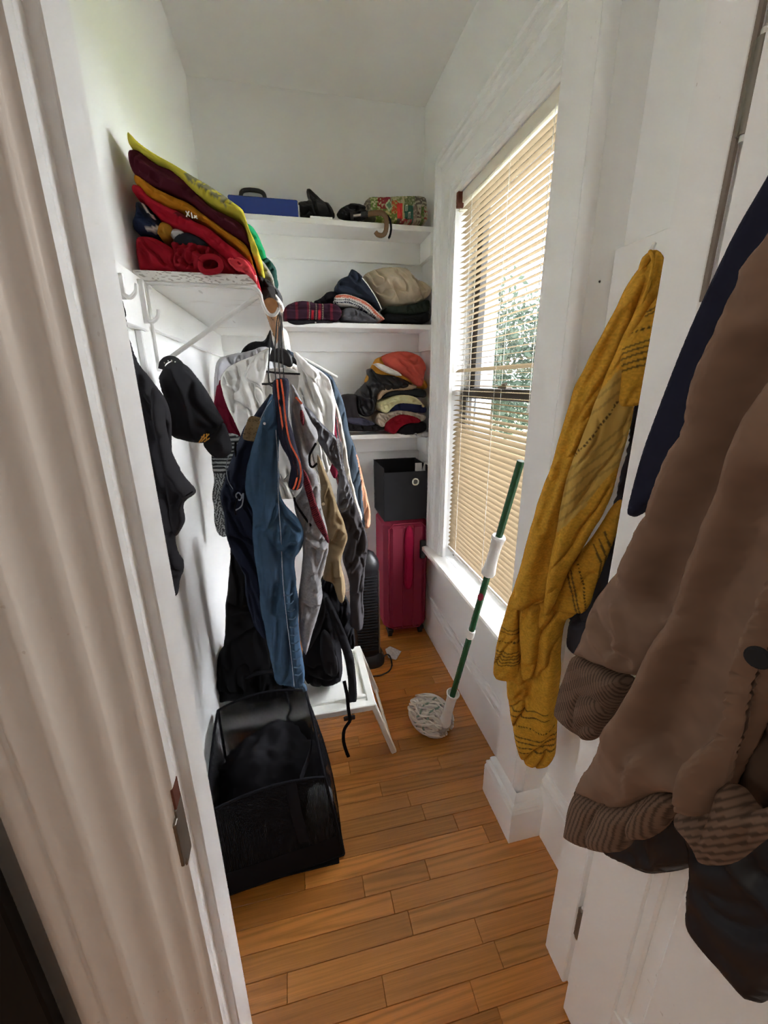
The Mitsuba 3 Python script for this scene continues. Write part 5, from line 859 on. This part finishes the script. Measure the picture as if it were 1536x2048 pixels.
# mop
mp = thing('mop', 'green handled string mop leaning on the window pilaster', 'mop')
m0, m1 = np.array([.521, 1.255, .085]), np.array([.601, 1.000, 1.195]); md = (m1-m0)/np.linalg.norm(m1-m0)
add('handle', tube([m0+md*.16, m1], .0105, 2, 18, up=(1, 0, 0)), 'mop_green', mp)
def on_m(prof): return lathe(prof, 24, m0, md)
L_ = 1.142
add('lower_sleeve', on_m([(.0, -.01), (.024, -.01), (.026, 0), (.021, .02), (.0185, .06), (.0185, .13), (.020, .155), (.024, .166), (.026, .174), (.022, .176), (.0195, .168), (.013, .160), (0, .16)]), 'white_plastic', mp, 25)
add('upper_grip', on_m([(.0108, .752), (.019, .752), (.022, .760), (.0205, .775), (.0175, .80), (.0165, .84), (.018, .870), (.0205, .885), (.022, .893), (.019, .898), (.0108, .898)]), 'white_plastic', mp, 25)
add('collar', on_m([(.0106, .475), (.0145, .476), (.0145, .496), (.0135, .508), (.0106, .51)]), 'white_plastic', mp, 25)
bad = [(.607,.78)][0]
pB = m0+md*.665
add('round_label', place(lathe([(0, .0012), (.008, .0010), (.0095, 0)], 18), pB+np.array([-.008, -.0085, 0]), np.cross(md, [-.6, -.8, 0])*1.0, md*1.7, np.array([-.6, -.8, 0])), 'red_nylon', mp)
hd = []
c0 = m0+md*.0; g = np.random.default_rng(12)
center = np.array([.478, 1.345, .0])
def mop_strand(a, lift, rr, ln):
    d = np.array([math.cos(a), math.sin(a), 0]); p0 = np.array([.521, 1.258, .088])
    end = np.array([.462, 1.378, .0])+d*rr; mid = (p0+end)/2+np.array([0, 0, lift])+d*.018
    pts = [p0, p0*.6+mid*.4+np.array([0, 0, .012]), mid, end*.7+mid*.3+d*.012+np.array([0, 0, -.006]), end+np.array([0, 0, .012])]
    return tube(pts, .0040, 18, 6)
mat('mop_yarn', (.70, .66, .60), .95); mat('mop_yarn_grey', (.50, .45, .42), .95); mat('mop_core', (.40, .36, .33), .95); mat('mop_yarn_green', (.20, .27, .22), .95)
core = trimesh.creation.icosphere(3); cv = np.array(core.vertices)*[.074, .092, .058]; Rz = math.radians(-62)
ux, uy = np.array([math.sin(-Rz)*-1, math.cos(Rz), 0]), None
ax_ = np.array([.462-.521, 1.378-1.258, 0]); ax_ /= np.linalg.norm(ax_); sd_ = np.array([ax_[1], -ax_[0], 0])
cc = np.array([.486, 1.330, .056])
def mp3(v): return cc+v[..., :1]*sd_+v[..., 1:2]*ax_+v[..., 2:3]*np.array([0, 0, 1.])
cw = mp3(cv); cw[:, 2] = np.maximum(cw[:, 2], .004)
add('yarn_core', (cw, np.array(core.faces)), 'mop_core', mp, True)
for i in range(120):
    ph = i*2.399963; k1 = g.uniform(.95, 1.16); k2, k3 = g.uniform(.82, 1.12), g.normal(0, .25)
    P_ = []
    for t in np.linspace(-.86, .86, 15):
        r_ = math.sqrt(max(1-t*t, 0)); q = ph+(.45+k3)*t+.16*math.sin(6*t+i)
        P_.append([.074*r_*math.cos(q)*k1, .098*t*k2, .060*r_*math.sin(q)*k1])
    P_ = mp3(np.array(P_)); P_[:, 2] = np.maximum(P_[:, 2], .0045)
    c = 'mop_yarn_grey' if i % 5 == 2 else 'mop_yarn'
    add('yarn_strand', tube(P_, .0040, None, 6), c, mp, True)
for t in (-.35, .05):
    P_ = []
    for q in np.linspace(0, 2*math.pi, 40):
        r_ = math.sqrt(1-t*t); P_.append([.074*r_*math.cos(q)*1.10, .098*(t+.05*math.sin(7*q)), .060*r_*math.sin(q)*1.10])
    P_ = mp3(np.array(P_)); P_[:, 2] = np.maximum(P_[:, 2], .004)
    add('green_binding', tube(P_, .0042, None, 6), 'mop_yarn_green', mp, True)

# ================================================================ recess by the door: hook board, towel, dark garment
hb = thing('hook_board', 'white painted board with a hook on the wall behind the mustard towel', 'hook board')
add('board', box(XR-.022, XR, .585, .848, 1.50, 1.660, .002), 'paint_trim', hb)
add('hook', tube([(XR-.022, .712, 1.590), (XR-.034, .712, 1.580), (XR-.050, .712, 1.592), (XR-.056, .712, 1.618), (XR-.052, .712, 1.632)], .0045, 24, 10, up=(0, 1, 0), scale=[1.2, 1, .8]), 'white_metal', hb)
add('screw_hole', lathe([(0, .0008), (.0022, .0006), (.0026, 0)], 10, (.655, .8495, 1.60), (0, -1, 0)), 'sash_dark', hb)
OT = (np.array([.64, .70, 0]), np.array([.7413, -.6712, 0]), np.array([0, 0, 1.]), np.array([-.6712, -.7413, 0]))
def tf(off): return (OT[0]+OT[3]*off, OT[1], OT[2], OT[3])
TW = (.50, .265, .036); TD = (.12, .07, .022); TB = (.47, .30, .08)
def terry(lines=(), dots=(), band=None, bandlines=(), w=.0016):
    bp_ = Polygon(band) if band is not None else None
    def fn(u, v, W):
        C = np.repeat(np.asarray(TW)[None], len(u), 0)*(.72+.5*meshkit.noise(W*330, 3))[:, None]
        if bp_ is not None:
            m = contains_xy(bp_, u, v); C[m] = np.asarray(TB)*.95
            for L in bandlines: C[m & (near(u, v, L) < .0022)] = np.asarray(TB)*.72
        for L in lines: C[near(u, v, L) < w] = TD
        for L in dots:
            a = np.asarray(L[0]); e = np.asarray(L[-1])-a; e = e/np.linalg.norm(e); s = (np.stack([u, v], 1)-a)@e
            C[(near(u, v, L) < w*1.1) & (np.mod(s, .0075) < .0045)] = np.asarray(TD)*.7
        return C
    return fn
tk = thing('towel', 'mustard yellow bath towel with dark stripes hanging from the white hook', 'towel')
def tow(part, poly, off, T_, folds=(), **kw):
    kw.setdefault('seed', len(scene)); kw.setdefault('rough3', .005); kw.setdefault('res', .0026); kw.setdefault('wr', (.006, 18, 3, -20))
    return add(part, cloth(poly, tf(off), T_, TW, folds=folds, **kw), 'terry', tk, True)
TP = "0.64,0.70,0.7413,-0.6712"
tow('lower_fold', [(-.187,.879),(-.146,.958),(-.061,.99),(-.012,.927),(-.038,.881),(-.06,.867),(-.054,.779),(-.049,.709),(-.044,.604),(-.038,.527),(-.034,.471),(-.044,.429),(-.061,.407),(-.086,.395),(-.109,.403),(-.131,.436),(-.15,.505),(-.168,.581),(-.179,.657),(-.19,.731)], .0, .05, folds=[([(-.14,.892),(-.124,.754),(-.114,.62)], .010, -.016), ([(-.098,.876),(-.076,.728),(-.063,.547)], .016, .012)],
    pat=terry([[(-.174,.566),(-.111,.591),(-.065,.618)], [(-.173,.55),(-.109,.572),(-.06,.601)], [(-.165,.489),(-.103,.507),(-.072,.51),(-.038,.538)], [(-.162,.477),(-.102,.493),(-.07,.495),(-.036,.526)], [(-.158,.461),(-.1,.477),(-.069,.481),(-.035,.512)], [(-.154,.446),(-.099,.46),(-.067,.467),(-.033,.498)]], [[(-.168,.523),(-.107,.543),(-.082,.545),(-.045,.572)]]))
tow('back_fold', [(-.002,1.603),(-.01,1.596),(-.022,1.583),(-.034,1.559),(-.044,1.533),(-.056,1.501),(-.069,1.467),(-.084,1.426),(-.098,1.391),(-.106,1.348),(-.115,1.294),(-.125,1.232),(-.139,1.163),(-.15,1.096),(-.162,1.026),(-.17,.965),(-.18,.909),(-.19,.857),(-.197,.819),(-.204,.772),(-.209,.709),(-.209,.669),(-.195,.654),(-.168,.657),(-.14,.66),(-.14,.688),(-.149,.76),(-.159,.866),(-.155,.881),(-.139,.885),(-.086,.92),(-.08,1.06),(-.066,1.199),(-.044,1.315),(-.018,1.438),(.001,1.522),(.006,1.57)], .022, .045, folds=[([(-.01,1.572),(-.04,1.474),(-.078,1.364),(-.107,1.206),(-.136,1.024),(-.152,.895)], .014, .016), ([(-.032,1.508),(-.072,1.393),(-.096,1.282),(-.127,1.1)], .007, -.012)], wr=(.005, 16, 3, -25),
    pat=terry([[(-.202,.814),(-.155,.823)], [(-.203,.802),(-.154,.813)], [(-.207,.745),(-.149,.759)], [(-.207,.736),(-.149,.75)], [(-.208,.726),(-.148,.743)], [(-.209,.717),(-.147,.734)], [(-.209,.707),(-.146,.727)]], [[(-.206,.771),(-.152,.785)]], w=.0013))
tow('side_fold', [(-.156,.887),(-.124,.903),(-.103,.895),(-.1,.82),(-.103,.762),(-.11,.707),(-.12,.687),(-.137,.677),(-.141,.748),(-.152,.818)], .030, .02, folds=[([(-.127,.882),(-.117,.757)], .012, .01)], pat=terry())
tow('inner_end', [(-.096,.893),(-.079,.961),(-.056,1.028),(-.024,1.093),(-0,1.164),(.02,1.182),(.017,1.123),(.007,1.041),(-.004,.979),(-.012,.908),(-.04,.901)], .030, .03, wr=(.003, 14, 3, -10), pat=terry([[(-.063,1.002),(-.032,.906)], [(-.057,1.008),(-.026,.907)], [(-.022,1.077),(-.002,1.039),(-.002,.967)], [(-.014,1.09),(.005,1.053),(.004,.981)], [(-.007,1.108),(.01,1.071),(.009,1.006)]], [[(-.045,1.025),(-.026,.974),(-.014,.911)]]))
tow('front_fold', [(.004,1.593),(.001,1.571),(-.006,1.548),(-.018,1.507),(-.03,1.465),(-.044,1.416),(-.056,1.374),(-.065,1.325),(-.076,1.273),(-.084,1.23),(-.091,1.174),(-.095,1.14),(-.097,1.081),(-.099,1.019),(-.102,.968),(-.103,.922),(-.101,.896),(-.094,.888),(-.084,.907),(-.072,.956),(-.055,1.022),(-.033,1.092),(-.016,1.14),(-.003,1.18),(.001,1.217),(.003,1.268),(.008,1.318),(.007,1.374),(.007,1.437),(.009,1.505),(.018,1.553)], .058, .035, wr=(.004, 18, 3, -25), folds=[([(-.005,1.539),(-.026,1.438),(-.048,1.315),(-.073,1.177),(-.091,.971)], .012, .010), ([(-.026,1.491),(-.053,1.383),(-.072,1.284),(-.091,1.152),(-.097,1.007)], .005, -.007)],
    pat=terry([], [[(-.09,1.247),(-.059,1.29),(-.02,1.366)]], band=[(-.061,1.374),(-.025,1.418),(.004,1.428),(.007,1.337),(.001,1.248),(-.051,1.157),(-.096,1.093),(-.101,1.15),(-.089,1.224),(-.077,1.283)], bandlines=[[(-.064,1.364),(.001,1.424)], [(-.069,1.334),(.002,1.406)], [(-.085,1.23),(.007,1.337)], [(-.088,1.202),(.007,1.313)], [(-.091,1.174),(.006,1.288)], [(-.094,1.146),(.004,1.263)], [(-.095,1.119),(.003,1.238)]], w=.0018))
tow('hem_edge', [(-.011,1.599),(-.003,1.601),(.003,1.59),(.004,1.571),(.003,1.551),(0,1.531),(-.001,1.506),(-.005,1.51),(-.005,1.535),(-.002,1.555),(-.001,1.575),(-.004,1.589)], .080, .010, wr=None, pat=terry(), res=.003)
tow('top_knot', [(-.018,1.595),(-.01,1.604),(0,1.608),(.009,1.604),(.018,1.592),(.022,1.575),(.022,1.553),(.018,1.533),(.008,1.512),(-.001,1.489),(-.008,1.472),(-.016,1.49),(-.017,1.532),(-.019,1.565)], .045, .05, wr=(.006, 24, 6, -20), pat=terry())
tow('short_end', [(.022,1.539),(.013,1.528),(.002,1.509),(-.01,1.483),(-.02,1.464),(-.026,1.451),(-.024,1.42),(-.021,1.392),(-.018,1.357),(-.002,1.357),(.022,1.361),(.028,1.401),(.031,1.462),(.031,1.512)], .074, .028, wr=(.003, 18, 4, -10), pat=terry([[(-.023,1.449),(-0,1.457),(.027,1.466)], [(-.023,1.441),(.001,1.449),(.027,1.456)], [(-.023,1.432),(-0,1.44),(.027,1.447)], [(-.021,1.423),(-0,1.43),(.027,1.436)], [(-.021,1.414),(.001,1.421),(.027,1.427)], [(.003,1.502),(.025,1.509)], [(.005,1.508),(.025,1.516)]], [[(-.014,1.476),(.027,1.486)]], w=.0014))
# dark garment on the next hook
dg = thing('coat', 'dark slate garment hanging behind the mustard towel on the recess wall', 'coat')
add('body', cloth([(.714,1.525),(.687,1.505),(.667,1.366),(.636,1.18),(.627,.969),(.635,.816),(.702,.752),(.791,.716),(.813,.807),(.789,.907),(.744,1.032),(.721,1.179),(.717,1.285),(.71,1.401)], frame('x', .672), .03, (.045, .047, .062), res=.008, wr=(.010, 14, 4, 20), seed=91), 'fabric', dg, True)

# ================================================================ coats on the door
BR = (.19, .122, .088)
cj = thing('jacket', 'brown bomber jacket with ribbed hem and cuffs hanging on the open white door', 'jacket')
def coat(part, poly, x, T_, col, parent, m='fabric', **kw):
    kw.setdefault('seed', len(scene)); kw.setdefault('res', .006); kw.setdefault('rough3', .008)
    return add(part, cloth(poly, frame('x', x), T_, col, **kw), m, parent, True)
brp = lambda u, v, W: np.asarray(BR)*(.86+.28*meshkit.fbm(W*np.array([60, 60, 60]), 3, 4))[:, None]*(.95+.1*meshkit.noise(W*700, 3))[:, None]
def ribpat(ang, c):
    ca, sa = math.cos(math.radians(ang)), math.sin(math.radians(ang))
    return lambda u, v, W: np.where((np.mod(u*ca+v*sa, .0060) < .0022)[:, None], np.asarray(c)*.42, np.asarray(c))
coat('far_sleeve', [(.329,1.543),(.335,1.525),(.343,1.488),(.353,1.449),(.364,1.408),(.373,1.364),(.384,1.314),(.393,1.264),(.405,1.212),(.421,1.173),(.441,1.134),(.462,1.091),(.475,1.041),(.489,.995),(.493,.973),(.457,.985),(.417,1.001),(.377,1.013),(.346,1.057),(.33,1.124),(.317,1.177),(.31,1.239),(.3,1.302),(.29,1.353),(.281,1.4),(.27,1.441),(.271,1.493)], .435, .07, BR, cj, wr=(.003, 10, 2.5, -25), pat=brp, folds=[([(.324,1.483),(.341,1.4),(.362,1.296),(.384,1.178)], .02, .012), ([(.299,1.416),(.318,1.345),(.338,1.246),(.354,1.146)], .014, -.02), ([(.444,1.078),(.409,1.052),(.379,1.042)], .008, -.008), ([(.395,1.115),(.379,1.081),(.399,1.027)], .006, .007)])
coat('cuff', [(.501,.97),(.465,.983),(.424,.997),(.388,1.01),(.392,.975),(.409,.928),(.421,.884),(.433,.845),(.459,.832),(.493,.822),(.523,.822),(.517,.871),(.508,.926)], .435, .05, BR, cj, wr=(.003, 12, 3, 0), pat=ribpat(-33, np.asarray(BR)*.80), res=.0017, rough3=.004)
coat('body', [(.253,1.467),(.261,1.428),(.271,1.388),(.28,1.343),(.287,1.296),(.293,1.239),(.301,1.177),(.312,1.125),(.32,1.083),(.335,1.033),(.353,.972),(.369,.913),(.382,.854),(.391,.817),(.377,.815),(.342,.849),(.315,.873),(.3,.903),(.28,.946),(.259,.972),(.234,.98),(.222,.986),(.216,1.045),(.212,1.139),(.203,1.219),(.193,1.322),(.213,1.418)], .388, .07, BR, cj, wr=(.003, 9, 2.5, -20), pat=brp, folds=[([(.316,.88),(.302,.954),(.29,1.023),(.283,1.077),(.278,1.119),(.276,1.15)], .003, -.006), ([(.311,.882),(.296,.956),(.285,1.023),(.278,1.076)], .006, .006), ([(.272,1.028),(.261,1.084),(.254,1.143),(.257,1.195),(.249,1.235),(.238,1.301)], .018, -.035), ([(.276,1.364),(.29,1.271),(.312,1.119),(.343,.985)], .03, .015), ([(.382,.839),(.373,.877)], .006, .008), ([(.336,.867),(.335,.886)], .004, -.006), ([(.322,.879),(.321,.899)], .004, -.006)])
coat('lining', [(.241,1.355),(.265,1.243),(.277,1.178),(.272,1.08),(.268,1.003),(.25,.952),(.23,.964),(.209,1.018),(.183,1.016),(.163,1.128),(.206,1.316)], .408, .02, np.asarray(BR)*.5, cj, wr=(.008, 12, 3, -20))
coat('front_panel', [(.195,1.357),(.201,1.315),(.208,1.27),(.215,1.227),(.214,1.184),(.215,1.143),(.216,1.105),(.23,1.073),(.236,1.038),(.234,1.012),(.23,.998),(.214,1.011),(.205,1.029),(.205,1.066),(.205,1.121),(.203,1.178),(.198,1.23),(.188,1.308)], .350, .05, BR, cj, wr=(.003, 12, 3, -20), pat=brp, folds=[([(.223,1.081),(.23,1.048),(.228,1.014)], .010, .012)])
coat('hem_band', [(.39,.821),(.369,.833),(.339,.859),(.314,.88),(.294,.917),(.275,.956),(.259,.961),(.254,.95),(.264,.907),(.278,.872),(.297,.844),(.297,.828),(.306,.805),(.327,.776),(.356,.741),(.383,.716),(.391,.721),(.393,.753),(.393,.79)], .382, .045, BR, cj, wr=(.003, 12, 3, 0), pat=ribpat(6, np.asarray(BR)*.8), res=.0017, rough3=.004)
coat('hem_band', [(.237,.983),(.219,1.003),(.207,1.026),(.205,1.059),(.194,1.06),(.18,1.051),(.166,1.09),(.157,1.081),(.168,1.038),(.181,.989),(.195,.965),(.202,.961),(.216,.968)], .356, .045, BR, cj, wr=(.003, 12, 3, 0), pat=ribpat(35, np.asarray(BR)*.75), res=.0017, rough3=.004)
add('button', lathe([(0, .004), (.007, .004), (.0085, .002), (.0085, 0)], 20, np.array([(.325,.192,1.204)][0]), (-1, -.3, 0)), 'black_matte', cj)
nj = thing('coat', 'navy coat hanging on the door behind the brown jacket', 'coat')
coat('body', [(.375,1.649),(.391,1.612),(.403,1.588),(.421,1.556),(.431,1.528),(.442,1.495),(.455,1.453),(.466,1.407),(.478,1.356),(.49,1.303),(.495,1.251),(.499,1.207),(.485,1.204),(.449,1.245),(.38,1.263),(.339,1.329),(.31,1.426),(.312,1.543)], .490, .03, (.012, .013, .026), nj, wr=None, res=.004, rough3=.0012, f3=5)
lj = thing('coat', 'black leather coat hem hanging lowest on the door beneath the brown jacket', 'coat')
LB = (.008, .008, .010)
coat('back_panel', [(.42,.626),(.378,.723),(.331,.846),(.279,.878),(.269,.809),(.284,.779),(.305,.735),(.327,.694),(.344,.672),(.372,.647),(.405,.618)], .478, .025, LB, lj, 'leather', wr=(.003, 10, 4, 20), rough3=.004)
coat('front_panel', [(.31,.914),(.266,.966),(.226,1.053),(.183,1.126),(.128,.941),(.156,.813),(.164,.788),(.168,.761),(.173,.754),(.19,.749),(.207,.746),(.225,.744),(.241,.743),(.251,.751),(.258,.778),(.26,.819),(.271,.855)], .446, .04, LB, lj, 'leather', wr=(.0035, 10, 5, 30), rough3=.004, folds=[([(.221,.914),(.198,.906),(.176,.909)], .010, .010), ([(.204,.969),(.184,.944)], .010, .009)])
# hooks on the door carrying the coats
for y_ in (.12, -.10):
    hk = add('coat_hook', join([tube([(.522+.02*0, y_, 1.70), (.505, y_, 1.685), (.485, y_, 1.69), (.478, y_, 1.715)], .005, 20, 10, up=(0, 1, 0)), box(.518, .532, y_-.015, y_+.015, 1.67, 1.74, .003)]), 'white_metal', dd)
